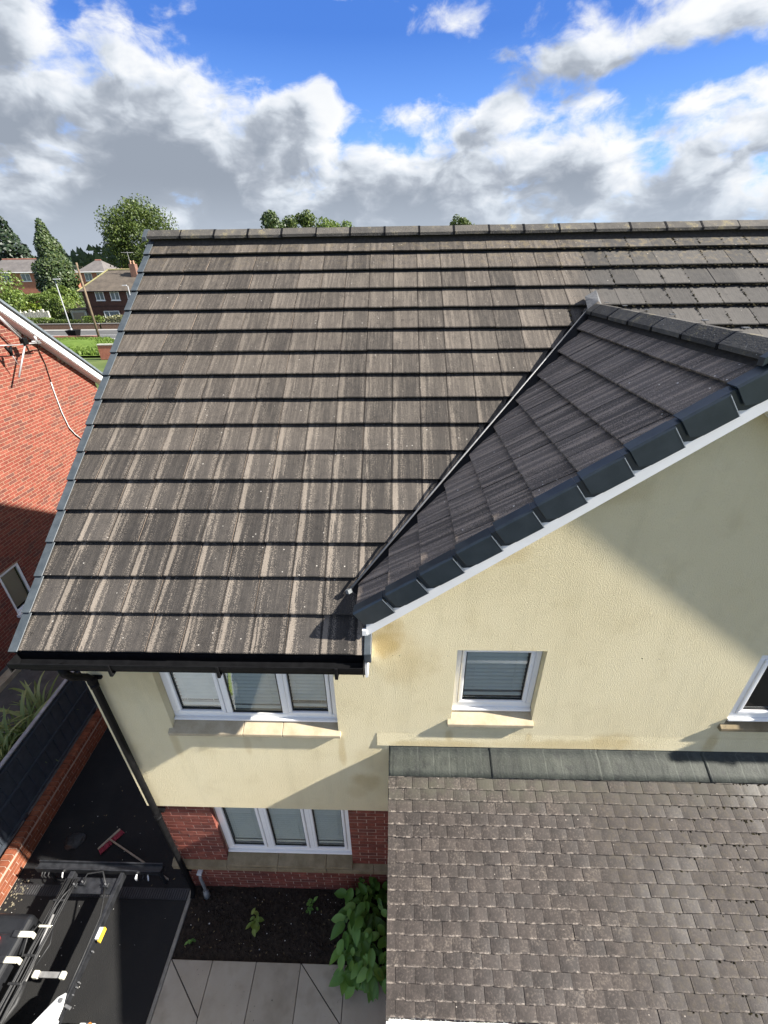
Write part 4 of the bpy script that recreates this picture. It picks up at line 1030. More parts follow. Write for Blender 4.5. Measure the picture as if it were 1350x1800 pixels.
# strappy plant behind the fence, pots
GRN = mat('strap_leaf', leafmat((.08, .13, .035), (.17, .23, .065), (.34, .37, .15), .28))
ph = empty('strap_leaved_plant', (-3.78, 2.1, .3), 'spiky strap-leaved plant with arching green leaves behind the fence', 'plant')
def blade(L, wd, droop):
    b = MB(); n = 7
    for i in range(n + 1):
        t = i / n; x = L * t * (1 - .25 * droop * t); z = L * (t * .9 - droop * t * t * .85); ww = wd * (1 - t) ** .6 * (0.35 + .65 * min(1, t * 5))
        b.V += [(x, -ww, z), (x, 0, z - ww * .35), (x, ww, z)]
    for i in range(n):
        p = i * 3; b.F += [(p, p + 3, p + 4, p + 1), (p + 1, p + 4, p + 5, p + 2)]
    return b.mesh('leaf', GRN, True)
bl = [blade(.8, .032, .55), blade(1.0, .036, .8), blade(.65, .03, .35), blade(1.1, .034, .95)]
for k in range(150):
    cy = rnd.choice((-.55, -.1, .35)); 
    link('leaf', rnd.choice(bl), ph, T(rnd.gauss(0, .08), cy + rnd.gauss(0, .09), .05) @ RZ(rnd.uniform(0, 6.283)) @ Matrix.Rotation(R(rnd.uniform(-38, 5)), 4, 'Y') @ Matrix.Scale(rnd.uniform(.8, 1.25), 4))
cr = empty('black_wire_crate', (-3.5, 3.45, .3), 'black wire crate frame by the far end of the fence', 'crate')
for (a, c) in (((0, 0, 0), (.5, 0, 0)), ((.5, 0, 0), (.5, .5, 0)), ((.5, .5, 0), (0, .5, 0)), ((0, .5, 0), (0, 0, 0)), ((0, 0, 0), (0, 0, .5)), ((.5, 0, 0), (.5, 0, .5)), ((.5, .5, 0), (.5, .5, .5)), ((0, .5, 0), (0, .5, .5)), ((0, 0, .5), (.5, 0, .5)), ((.5, 0, .5), (.5, .5, .5)), ((.5, .5, .5), (0, .5, .5)), ((0, .5, .5), (0, 0, .5))):
    b = MB(); b.tube([a, c], .011, 6); b.build('bar', BLACKPL, cr)

# ------------------------------------------------------------------ driveway things
dr = empty('drain_channel', (-1.2, -.075, 0), 'black slotted drain channel across the tarmac drive', 'drain')
b = MB(); b.box((-1.36, -.068, .001), (1.235, -.056, .007)); b.box((-1.36, .056, .001), (1.235, .068, .007)); b.build('frame', STEEL, dr)
b = MB(); b.box((-1.36, -.0555, .0005), (1.235, .0555, .002)); b.build('channel', GASKET, dr)
sb = MB().box((-.008, -.055, .0022), (.008, .055, .007)).mesh('bar', mat('grating_steel', noisy((.03, .03, .032), (.06, .06, .062), 12, .5))); x = -1.35
for k in range(72): link('bar', sb, dr, T(-1.345 + .036 * k, 0, 0))
br_ = empty('broom', (-1.5, .6, 0), 'red bristled yard broom lying on the black tarmac', 'broom')
ang = math.atan2(.285, .19)
b = MB(); b.box((-.175, -.034, .05), (.175, .034, .085)); o = b.build('head', WOOD, br_); o.matrix_basis = T(.0, -.02, 0) @ RZ(ang) @ Matrix.Rotation(R(-70), 4, 'X') @ T(0, -.03, -.05); bevel(o, .012, 2)
b = MB()
for k in range(150):
    x = rnd.uniform(-.17, .17); y = rnd.uniform(-.03, .03); b.tube([(x, y, .05), (x * 1.06 + rnd.uniform(-.01, .01), y * 1.4 + rnd.uniform(-.01, .01), -.025)], .0055, 4)
o = b.build('bristles', BROOMR, br_); o.matrix_basis = T(.0, -.02, 0) @ RZ(ang) @ Matrix.Rotation(R(-70), 4, 'X') @ T(0, -.03, -.05); tag(o, kind='stuff')
b = MB(); b.tube([(.02, -.03, .06), (.60, -.27, .035), (1.17, -.51, .016)], .0125, 8); b.build('handle', WOOD, br_, True)
b = MB(); b.V = []
def blob(name, cx, cy, rx, ry, rz, m, label, cat):
    import mathutils
    b = MB(); nu, nv = 18, 9
    for j in range(nv + 1):
        for i in range(nu):
            th = 2 * math.pi * i / nu; ph_ = math.pi / 2 * j / nv
            k = 1 + .25 * mathutils.noise.noise(Vector((math.cos(th) * 2, math.sin(th) * 2, ph_ * 3)))
            b.V.append((cx + rx * k * math.cos(th) * math.cos(ph_), cy + ry * k * math.sin(th) * math.cos(ph_), rz * k * math.sin(ph_) + .002))
    for j in range(nv):
        for i in range(nu): b.F.append((j * nu + i, j * nu + (i + 1) % nu, (j + 1) * nu + (i + 1) % nu, (j + 1) * nu + i))
    return tag(b.build(name, m, None, True), label, cat)
blob('black_rag', -2.06, .56, .15, .12, .05, RUBBER, 'small heap of black rag on the tarmac left of the broom', 'rag')
lumps('moss_litter', [((rnd.gauss(-2.48, .07), rnd.gauss(-.10, .10), .006), rnd.uniform(.006, .018)) for k in range(55)], None, mat('pale_litter', noisy((.05, .045, .03), (.26, .23, .16), 25, .9)))
tag(bpy.data.objects['moss_litter'], 'little heap of pale litter at the foot of the brick wall', 'litter')
lumps('roof_debris', [((rnd.uniform(-2.5, .0), rnd.uniform(-1.6, 1.2), .003), rnd.uniform(.003, .007)) for k in range(55)], None, MATS['pale_grit'])
tag(bpy.data.objects['roof_debris'], 'pale crumbs of roof debris scattered on the black tarmac', 'debris')

# lift chassis
ch = empty('lift_chassis', (-1.2, -1.0, 0), 'black steel chassis frame of a lift parked on the tarmac drive', 'machine')
CI = T(1.2, 1.0, 0)
def cb(b, name, m, parent=None, smooth=False):
    o = b.build(name, m, parent or ch, smooth)
    if parent is None: o.matrix_basis = CI
    return o
for xr, wd in ((-.845, .055), (-1.56, .07)):
    b = MB(); b.box((xr - wd / 2, -4.2, .33), (xr + wd / 2, -.005, .45)); bevel(cb(b, 'rail', STEEL), .006, 2)
b = MB()
pr = [(0, .36), (.0, .475), (.018, .475), (.024, .44), (.085, .44), (.092, .478), (.11, .478), (.11, .36)]
n = len(pr); b.add([(-2.12, y_ + .0, z_) for y_, z_ in pr] + [(-.30, y_ + .0, z_) for y_, z_ in pr], [(i, (i + 1) % n, (i + 1) % n + n, i + n) for i in range(n)] + [tuple(reversed(range(n))), tuple(range(n, 2 * n))]); bevel(cb(b, 'cross_beam', STEEL), .004, 1)
b = MB(); b.box((-1.522, -.25, .405), (-.875, -.065, .425)); bevel(cb(b, 'plate', STEEL), .004, 1)
tk = MB(); tk.box((-2.30, -1.62, .16), (-1.715, -.50, .53)); tank = cb(tk, 'tank', TANK); bevel(tank, .07, 4)
for yy in (-.72, -.96):
    b = MB(); b.box((-2.302, yy - .012, .155), (-1.705, yy + .012, .536)); bevel(b.build('tank_rib', TANK, tank), .07, 4)
    b = MB(); b.box((-1.80, yy - .03, .525), (-1.60, yy + .03, .545)); b.box((-1.60, yy - .026, .46), (-1.585, yy + .026, .545)); bevel(cb(b, 'strap', CREAMP), .005, 1)
    b = MB(); b.box((-1.84, yy - .035, .537), (-1.76, yy + .035, .557)); bevel(cb(b, 'buckle', STEEL), .004, 1)
b = MB(); b.tube([(-2.03, -.79, .52), (-2.03, -.79, .575)], .055, 18); b.build('filler_cap', REDP, tank)
b = MB(); b.tube([(-2.22, -1.15, .54), (-2.05, -1.22, .575), (-1.92, -1.30, .56)], .014, 6); b.build('tank_hose', RUBBER, tank, True)
for k in range(10):
    b = MB(); ox = -1.590 + .018 * k; pts_ = []
    for i in range(14): t = i / 13; pts_.append((ox + rnd.uniform(-.008, .008) + .02 * math.sin(3 * t + k), -.10 - 3.2 * t, .458 + .012 * (k % 2) + rnd.uniform(0, .008)))
    b.tube(pts_, .0075 + .003 * (k % 3), 6); cb(b, 'cable', RUBBER, smooth=True)
b = MB(); b.tube([(-1.50, -.50, .47), (-1.47, -.75, .46), (-1.44, -.95, .45), (-1.43, -1.12, .44)], .018, 8); cb(b, 'braided_hose', mat('braided_hose', noisy((.16, .16, .16), (.42, .41, .39), 160, .5, .6, .004)), smooth=True)
b = MB(); b.tube([(-1.43, -1.12, .44), (-1.42, -1.30, .42), (-1.50, -1.50, .40), (-1.62, -1.75, .38), (-1.7, -2.0, .36)], .036, 12); cb(b, 'corrugated_hose', RUBBER, smooth=True)
b = MB(); b.box((-1.33, -1.075, .40), (-1.05, -1.022, .425)); st_ = cb(b, 'stay', mat('galvanised_steel', noisy((.22, .215, .20), (.36, .35, .33), 15, .45, .2, .002), Metallic=.4))
for x0, x1 in ((-1.385, -1.315), (-1.045, -.985)):
    b = MB(); b.box((x0, -1.085, .385), (x1, -1.015, .45)); bevel(b.build('stay_end', CREAMP, st_), .012, 2)
b = MB(); b.box((-.815, -.72, .395), (-.765, -.60, .455)); lamp = cb(b, 'marker_lamp', WHITEP); bevel(lamp, .006, 1)
b = MB(); b.box((-.7645, -.74, .390), (-.742, -.60, .450)); b.build('amber_lens', YELP, lamp)
b = MB()
b.add([(-.93, -1.24, .39), (-.855, -1.20, .39), (-.82, -1.32, .39), (-.80, -2.1, .39), (-1.45, -2.1, .39), (-1.12, -1.50, .39)] + [(-.93, -1.24, .47), (-.855, -1.20, .47), (-.82, -1.32, .47), (-.80, -2.1, .47), (-1.45, -2.1, .47), (-1.12, -1.50, .47)], [(5, 4, 3, 2, 1, 0), (6, 7, 8, 9, 10, 11)] + [(i, (i + 1) % 6, (i + 1) % 6 + 6, i + 6) for i in range(6)])
bevel(cb(b, 'white_arm', WHITEP), .012, 2)
b = MB(); b.tube([(-.87, -1.27, .471), (-.87, -1.27, .486)], .022, 12); cb(b, 'arm_bolt', ALU)
b = MB(); b.tube([(-.815, -1.30, .43), (-.74, -1.32, .43)], .016, 8); cb(b, 'pivot_pin', ALU)
b = MB(); b.box((-.62, -2.0, .20), (-.43, -1.40, .31)); bevel(cb(b, 'outrigger_pad', WHITEP), .015, 2)
b = MB(); b.tube([(-.48, -1.42, .312), (-.48, -1.42, .345)], .018, 10); cb(b, 'pad_knob', mat('orange_knob', noisy((.5, .16, .03), (.6, .2, .05), 20, .5)))
b = MB(); b.box((-.815, -2.0, .22), (-.62, -1.85, .30)); cb(b, 'outrigger_beam', WHITEP)
for k in range(7):
    yy = -.45 - rnd.random() * 1.0; b = MB(); s_ = rnd.uniform(.006, .014); b.box((-.80, yy, .36 + rnd.uniform(0, .05)), (-.80 + s_ * 2, yy + s_, .375 + rnd.uniform(0.04, .05)))
    cb(b, 'bolt', ALU)
for k in range(10):
    xx = rnd.choice((-2.0, -1.9, -1.75, -.75, -.65, -.5, -.42)) + rnd.uniform(-.04, .04); b = MB(); b.tube([(xx, -.005, .40), (xx + rnd.uniform(-.02, .02), -.04, .37), (xx + rnd.uniform(-.02, .02), -.05, .33)], .009, 6); cb(b, 'fixing', WHITEP if k % 3 == 0 else RUBBER, smooth=True)
for xr in (-2.0, -.40):
    b = MB(); b.tube([(xr - .10, -3.0, .30), (xr - .085, -3.0, .30), (xr + .085, -3.0, .30), (xr + .10, -3.0, .30)], [.26, .30, .30, .26], 24); wh = cb(b, 'wheel', RUBBER)
    b = MB(); b.tube([(xr - .105, -3.0, .30), (xr + .105, -3.0, .30)], .16, 18); b.build('rim', GREYPL, wh)
b = MB(); b.tube([(-2.0, -3.0, .30), (-.40, -3.0, .30)], .035, 10); cb(b, 'axle', STEEL)
for xr in (-2.02, -.36):
    b = MB(); b.tube([(xr, .055, .0), (xr, .055, .36)], .022, 10); cb(b, 'jack_leg', STEEL)

# ------------------------------------------------------------------ plants in the bed
SHR = mat('shrub_leaf', leafmat((.055, .14, .022), (.10, .23, .035), (.18, .33, .065), .28))
YEL = mat('young_leaf', leafmat((.10, .16, .03), (.17, .24, .04), (.26, .32, .07), .3))
def leaf_mesh(L, W, m, cup=.12, curl=.25):
    b = MB(); n = 6
    for i in range(n + 1):
        t = i / n; ww = W * math.sin(math.pi * min(1, t * .93 + .07)) ** .8 * (1 - .25 * t); z = -curl * L * t * t
        b.V += [(L * t, -ww, z + cup * ww), (L * t, -ww * .5, z + cup * ww * .2), (L * t, 0, z - .004), (L * t, ww * .5, z + cup * ww * .2), (L * t, ww, z + cup * ww)]
    for i in range(n):
        for k in range(4): p = i * 5 + k; b.F.append((p, p + 5, p + 6, p + 1))
    return b.mesh('leaf', m, True)
sh = empty('broad_leaved_shrub', (2.65, -.35, 0), 'lush green broad-leaved shrub beside the porch roof edge', 'shrub')
lm = [leaf_mesh(.22, .075, SHR, .15, .35), leaf_mesh(.18, .065, SHR, .1, .5), leaf_mesh(.26, .085, SHR, .2, .45)]
for k in range(260):
    t = rnd.random(); yy = rnd.uniform(-.62, .32); xx = rnd.gauss(0.02, .17); xx = max(-.27, min(.30, xx)); zz = rnd.uniform(.10, .62) * (1 - .5 * abs(yy + .1)) * (1 - .4 * abs(xx))
    az = math.atan2(yy * 1.2 - .1, xx - .05) + rnd.gauss(0, .7)
    link('leaf', rnd.choice(lm), sh, T(xx, yy, zz) @ RZ(az) @ Matrix.Rotation(R(rnd.uniform(-25, 45)), 4, 'Y') @ Matrix.Rotation(R(rnd.uniform(-25, 25)), 4, 'X') @ Matrix.Scale(rnd.uniform(.42, .85), 4))
for k in range(14):
    a = rnd.uniform(0, 6.28); r_ = rnd.uniform(.05, .25); b = MB(); b.tube([(.03 * math.cos(a), -.1 + .2 * math.sin(a), .0), (r_ * math.cos(a) * .6, -.1 + r_ * math.sin(a), .2), (r_ * math.cos(a), -.1 + 1.6 * r_ * math.sin(a), .42)], .007, 5); b.build('stem', SHR, sh, True)
for (px_, py_, lab, m_, n_, sc_) in ((1.11, -.37, 'small yellow-green seedling alone in the middle of the bare bed', YEL, 22, .42), (.30, -.60, 'tiny dull weed near the kerb corner of the bed', SHR, 9, .22), (1.85, -.18, 'low dark weed in the bed below the window', SHR, 12, .3)):
    pl = empty('seedling', (px_, py_, .01), lab, 'seedling')
    lm2 = leaf_mesh(.22, .07, m_, .12, .3)
    for k in range(n_): link('leaf', lm2, pl, T(rnd.gauss(0, .05) * sc_ * 2, rnd.gauss(0, .06) * sc_ * 2, rnd.uniform(.02, .16) * sc_ * 2) @ RZ(rnd.uniform(0, 6.28)) @ Matrix.Rotation(R(rnd.uniform(-30, 15)), 4, 'Y') @ Matrix.Scale(sc_ * rnd.uniform(.7, 1.2), 4))
    b = MB(); b.tube([(0, 0, -.01), (.01, 0, .14 * sc_ * 2)], .005, 5); b.build('stem', m_, pl)

# ------------------------------------------------------------------ far side: trees, houses, street
TG = mat('tree_leaf', leafmat((.034, .060, .012), (.070, .105, .020), (.14, .175, .038), .3))
TL = mat('bright_leaf', leafmat((.065, .11, .018), (.12, .18, .03), (.21, .26, .06), .3))
TC = mat('conifer_leaf', leafmat((.022, .044, .014), (.050, .082, .022), (.105, .135, .038), .2))
TD = mat('dark_conifer_leaf', leafmat((.010, .022, .010), (.020, .038, .015), (.038, .06, .022), .1))
BARK = mat('bark', noisy((.05, .04, .03), (.10, .08, .06), 4, .95, .6, .02))
def crown(name, m, n, size, sampler, parent, up=0.0):
    b = MB()
    for _ in range(n):
        p, nrm = sampler()
        d = Vector((rnd.gauss(0, 1), rnd.gauss(0, 1), rnd.gauss(0, 1) + up)).normalized(); q = (nrm + d * .9).normalized()
        a = q.cross(Vector((rnd.gauss(0, 1), rnd.gauss(0, 1), rnd.gauss(0, 1)))).normalized(); c = q.cross(a); s_ = size * rnd.uniform(.55, 1.35)
        b.face([p - a * s_ * .5, p + c * s_ * .32, p + a * s_ * .5, p - c * s_ * .32])
    return b.build(name, m, parent)
def clumps(cx, cy, cz, rx, ry, rz, n, k=.42):
    L = []
    for i in range(n):
        th = rnd.uniform(0, 6.283); u = rnd.uniform(-.85, 1); r = (1 - u * u) ** .5 * rnd.uniform(.62, 1.0)
        L.append((Vector((cx + rx * r * math.cos(th), cy + ry * r * math.sin(th), cz + rz * u * rnd.uniform(.75, 1))), k * (rx + rz) / 2 * rnd.uniform(.55, 1.15)))
    def smp():
        c, r = rnd.choice(L); d = Vector((rnd.gauss(0, 1), rnd.gauss(0, 1), rnd.gauss(0, 1))).normalized()
        return c + d * r * rnd.uniform(.6, 1.05), d
    return smp
def broad_tree(name, loc, h, rx, rz, label, m=TG, n=5000, size=.45, cat='tree', group=None, nclump=26):
    t = empty(name, loc, label, cat, group); cz = h - rz
    b = MB(); b.tube([(0, 0, -.2), (.1, 0, h * .25), (.05, .1, h * .55)], [h * .03, h * .022, h * .012], 8)
    for k in range(6):
        a = k * 1.05 + rnd.uniform(-.3, .3); b.tube([(.05, .05, h * rnd.uniform(.25, .45)), (rx * .4 * math.cos(a), rx * .4 * math.sin(a), cz - rz * .1), (rx * .75 * math.cos(a), rx * .75 * math.sin(a), cz + rz * .3)], [h * .013, h * .008, h * .003], 6)
    b.build('trunk', BARK, t, True)
    crown('crown', m, n, size, clumps(0, 0, cz, rx, rx, rz, nclump), t); return t
def conifer(name, loc, h, r, label, m=TC, n=6000, size=.5, shape=.8, group=None, lean=0.0):
    t = empty(name, loc, label, 'tree', group)
    b = MB(); b.tube([(0, 0, -.2), (lean * .5, 0, h * .5), (lean, 0, h * .93)], [h * .022, h * .014, .03], 8); b.build('trunk', BARK, t, True)
    bumps = [(rnd.uniform(0, 6.28), rnd.uniform(.05, .95), rnd.uniform(.75, 1.15)) for _ in range(40)]
    def smp():
        u = 1 - math.sqrt(rnd.random()) if shape < 1 else rnd.random(); u = min(.995, u * 1.0)
        th = rnd.uniform(0, 6.283); prof = (1 - u) ** shape * min(1, .55 + u * 4)
        k = 1.0
        for a, uu, f in bumps:
            dd = ((math.cos(a - th) - 1) ** 2 + ((u - uu) * 7) ** 2)
            if dd < .35: k *= 1 + (f - 1) * (1 - dd / .35)
        rr = r * prof * k * rnd.uniform(.72, 1.04)
        return Vector((lean * u + rr * math.cos(th), rr * math.sin(th), u * h + .15)), Vector((math.cos(th), math.sin(th), .35))
    crown('crown', m, n, size, smp, t, .3); return t
def hedge(name, x0, x1, y0, y1, z0, z1, label, m=TL, n=2500, size=.28, cat='hedge', round_=.0):
    t = empty(name, ((x0 + x1) / 2, (y0 + y1) / 2, z0), label, cat); lx, ly, lz = (x1 - x0) / 2, (y1 - y0) / 2, z1 - z0
    lum = [(rnd.uniform(-1, 1), rnd.uniform(-1, 1), rnd.uniform(.75, 1.12)) for _ in range(14)]
    def smp():
        x, y = rnd.uniform(-1, 1), rnd.uniform(-1, 1); k = 1.0; 
        if round_: k = max(.25, (1 - (x * x) ** 1.0 * round_) ** .5)
        for a, c, f in lum:
            dd = (x - a) ** 2 + (y - c) ** 2
            if dd < .16: k *= 1 + (f - 1) * (1 - dd / .16)
        if rnd.random() < .5: return Vector((x * lx, y * ly, lz * k * rnd.uniform(.9, 1.03))), Vector((0, 0, 1))
        if rnd.random() < .7: return Vector((x * lx, -ly * rnd.uniform(.92, 1.04), rnd.uniform(0, lz * k))), Vector((0, -1, .2))
        return Vector((lx * rnd.choice((-1, 1)) * rnd.uniform(.95, 1.03), y * ly, rnd.uniform(0, lz * k))), Vector((1, 0, .2))
    b = MB(); b.box((-lx * .9, -ly * .85, 0), (lx * .9, ly * .85, lz * .62)); b.build('woody_core', BARK, t)
    crown('foliage', m, n, size, smp, t); return t
conifer('tall_conifer', (-53.6, 79, .4), 14.6, 4.0, 'tall dense cypress tree between the terrace and the brown house', n=17000, size=.40, shape=.62)
broad_tree('large_tree', (-42.2, 88, 1.0), 16.2, 5.9, 5.6, 'large rounded leafy tree rising behind the brown brick house', n=26000, size=.38, nclump=60)
conifer('dark_fir', (-88.0, 116, 1.6), 17.0, 6.5, 'dark fir tree at the far left edge, tallest of its group', m=TD, n=5000, size=.9, shape=.75, group='dark firs behind the terrace')
conifer('dark_fir', (-95.5, 114, 1.6), 15.0, 5.5, 'dark fir tree behind the leafy bush at the very left', m=TD, n=3500, size=.9, shape=.75, group='dark firs behind the terrace')
conifer('dark_fir', (-83.0, 124, 1.6), 13.0, 6.0, 'lower dark fir sloping down towards the terrace roof', m=TD, n=3500, size=.9, shape=.7, group='dark firs behind the terrace')
broad_tree('garden_tree', (-52.2, 62, 0), 9.6, 4.2, 3.6, 'sunlit bright green garden tree at the left edge above the neighbour roof', m=TL, n=13000, size=.30, nclump=40)
hedge('garden_shrubs', -60, -48.6, 70.5, 74.0, .5, 4.6, 'overgrown bright green shrubbery behind the stone wall', n=13000, size=.27, round_=.3)
hedge('laurel_hedge', -56.2, -51.8, 70.2, 71.0, .2, 3.6, 'lime green laurel bush in front of the shrubbery', m=mat('lime_leaf', leafmat((.14, .20, .02), (.22, .30, .03), (.32, .38, .06), .3)), n=2200, size=.32, cat='bush', round_=.5)
hedge('verge_bush', -54.0, -48.9, 67.1, 68.3, .1, 1.55, 'clipped yellow-green hedge left of the brick wall by the road', n=2200, size=.25)
hedge('clipped_hedge', -48.6, -44.4, 66.95, 67.8, .1, 1.35, 'dark clipped hedge behind the roadside wall left of the pole', m=TG, n=2000, size=.22)
hedge('square_hedge', -43.6, -40.9, 67.0, 68.1, .1, 1.75, 'square clipped hedge behind the roadside wall right of the pole', m=TL, n=1600, size=.22)
hedge('flowering_bush', -40.4, -36.8, 67.3, 68.9, .1, 1.85, 'pale flowering bush below the window of the brown house', m=mat('pale_leaf', leafmat((.14, .16, .06), (.24, .25, .12), (.42, .38, .22), .3)), n=2200, size=.24, cat='bush', round_=.4)
hedge('cypress_skirt', -53.5, -49.6, 74.5, 77, .3, 5.6, 'lighter green bush at the foot of the tall cypress', m=TL, n=3500, size=.4, cat='bush', round_=.6)
# roadside wall in pieces
WBR = mat('road_wall_brick', noisy((.10, .065, .045), (.20, .12, .08), 6, .9, .4, .01, .3, 40))
wl_ = empty('roadside_wall', (-44, 66.8, 0), 'low brown brick wall along the far side of the road', 'wall')
for x0, x1 in ((-52, -45.6), (-45.3, -41.2), (-40.9, -37.4), (-36.8, -30)):
    b = MB(); b.box((x0 + 44, -.12, -.05), (x1 + 44, .12, .82)); b.build('wall_panel', WBR, wl_); b = MB(); b.box((x0 + 43.95, -.15, .825), (x1 + 44.05, .15, .90)); b.build('coping', PAVM, wl_)
b = MB(); b.box((7.0, -.25, -.05), (7.35, .25, .98)); b.build('gate_pier', mat('pier_brick', noisy((.30, .12, .07), (.42, .19, .11), 6, .9)), wl_)
st = empty('pale_stone_wall', (-54, 69.9, .1), 'whitish rubble wall with jagged top below the shrubbery', 'wall')
PST = mat('pale_stone', noisy((.38, .37, .32), (.60, .58, .50), 2.5, .9, .5, .03))
x = -3.6
while x < 3.4:
    wd = rnd.uniform(.28, .5); b = MB(); b.box((x, -.15, 0), (x + wd * .93, .15, rnd.uniform(2.1, 2.6))); bevel(b.build('stone', PST, st), .03, 1); x += wd
ou = empty('brick_outbuilding', (-51.0, 72.8, .2), 'small sunlit brick outbuilding left of the tall cypress', 'shed')
b = MB(); b.box((-1.7, -.8, 0), (1.4, .8, 2.0)); b.build('wall', mat('sun_brick', noisy((.40, .22, .13), (.52, .31, .20), 3, .9, .3, .01, .3, 30)), ou); b = MB(); b.box((-1.8, -.9, 2.0), (1.5, .9, 2.12)); b.build('roof', PST, ou)
gs = empty('pale_garage', (-46.6, 71.0, .1), 'pale garage wall half hidden between cypress and brown house', 'garage')
b = MB(); b.box((-1.2, 0, 0), (1.3, 3, 2.3)); b.build('wall', PST, gs); b = MB(); b.box((-1.35, -.15, 2.3), (1.45, 3.2, 2.45)); b.build('roof', mat('brown_roof', noisy((.075, .062, .05), (.135, .11, .085), 1.2, .9, .5, .02, .3, 25)), gs); b = MB(); b.box((-.9, -.03, 0), (.9, -.002, 1.95)); b.build('door', WOOD, gs)
# brown brick house
bh = empty('brown_brick_house', (-40.0, 70, 0), 'dark brown brick house with hipped mossy roof across the road', 'house')
BB = mat('brown_brick', noisy((.075, .038, .030), (.125, .062, .046), 2.5, .9, .3, .01, .3, 30))
b = MB(); b.box((-4.4, 0, 0), (4.4, 7.5, 5.05)); b.build('wall', BB, bh)
b = MB(); b.box((-4.42, -.03, 2.85), (4.42, -.002, 3.0)); b.build('brick_band', mat('band_brick', noisy((.05, .025, .02), (.08, .04, .03), 3, .9)), bh)
BROOF = MATS['brown_roof']
b = MB(); e = .45; b.add([(-4.4 - e, -e, 5.0), (4.4 + e, -e, 5.0), (4.4 + e, 7.5 + e, 5.0), (-4.4 - e, 7.5 + e, 5.0), (-1.6, 3.75, 7.75), (4.4, 3.75, 7.75)], [(0, 1, 5, 4), (1, 2, 5), (2, 3, 4, 5), (3, 0, 4), (3, 2, 1, 0)]); rf = b.build('roof', BROOF, bh)
b = MB(); b.add([(-.6, -.47, 5.0), (4.9, -.47, 5.0), (2.4, 3.0, 7.6), (2.0, 3.0, 7.6)], [(0, 1, 2, 3)]); 
MR = mat('mossy_ridge', noisy((.20, .19, .08), (.32, .29, .14), 3, .95))
b = MB(); b.tube([(-1.7, 3.75, 7.78), (4.4, 3.75, 7.78)], .13, 8); b.build('ridge_tiles', MR, rf); b = MB(); b.tube([(-4.8, -.4, 5.06), (-1.65, 3.7, 7.78)], .09, 6); b.build('hip_tiles', MR, rf)
b = MB(); b.box((2.6, 2.2, 6.3), (3.5, 3.0, 8.5)); chm = b.build('chimney', mat('chimney_brick', noisy((.14, .075, .055), (.24, .13, .09), 3, .9)), rf)
for dx in (2.8, 3.25): b = MB(); b.tube([(dx, 2.6, 8.5), (dx, 2.6, 8.95)], [.14, .11], 8); b.build('chimney_pot', mat('pot_clay', noisy((.40, .22, .14), (.5, .3, .2), 5, .9)), chm)
b = MB(); b.tube([(2.75, 2.55, 8.4), (2.70, 2.55, 10.1)], .03, 6); b.tube([(1.8, 2.55, 10.0), (3.6, 2.55, 9.95)], .025, 6)
for k in range(6): b.tube([(1.9 + .3 * k, 2.3, 10.0), (1.9 + .3 * k, 2.8, 10.0)], .012, 5)
b.build('roof_aerial', AER, chm)
def farwin(parent, x0, x1, z0, z1, y, bars=(.5,)):
    b = MB(); f = .09; b.box((x0, y - .05, z0), (x1, y, z0 + f)); b.box((x0, y - .05, z1 - f), (x1, y, z1)); b.box((x0, y - .05, z0 + f), (x0 + f, y, z1 - f)); b.box((x1 - f, y - .05, z0 + f), (x1, y, z1 - f))
    for q in bars: xx = x0 + (x1 - x0) * q; b.box((xx - .04, y - .05, z0 + f), (xx + .04, y, z1 - f))
    b.box((x0 - .08, y - .12, z0 - .09), (x1 + .08, y, z0 - .003)); wn = b.build('window', UPVC, parent)
    b = MB(); b.face([(x0 + f, y - .012, z0 + f), (x1 - f, y - .012, z0 + f), (x1 - f, y - .012, z1 - f), (x0 + f, y - .012, z1 - f)]); b.build('pane', mat('far_glass', noisy((.10, .12, .13), (.26, .28, .29), 1.1, .2, .0, .0)), wn)
farwin(bh, -2.45, -1.15, 3.75, 4.95, -.0); farwin(bh, -.15, 1.2, 3.75, 4.95, -.0); farwin(bh, -1.9, .5, .75, 2.3, -.0, (.33,)); farwin(bh, 2.4, 3.7, 3.75, 4.95, .0); farwin(bh, 2.2, 3.9, .75, 2.3, .0, (.33,))
b = MB(); b.tube([(-4.7, -.47, 4.98), (4.7, -.47, 4.98)], .07, 6); b.build('gutter', BLACKPL, bh); b = MB(); b.tube([(3.2, -.08, 0), (3.2, -.08, 4.95)], .05, 6); b.build('downpipe', BLACKPL, bh)
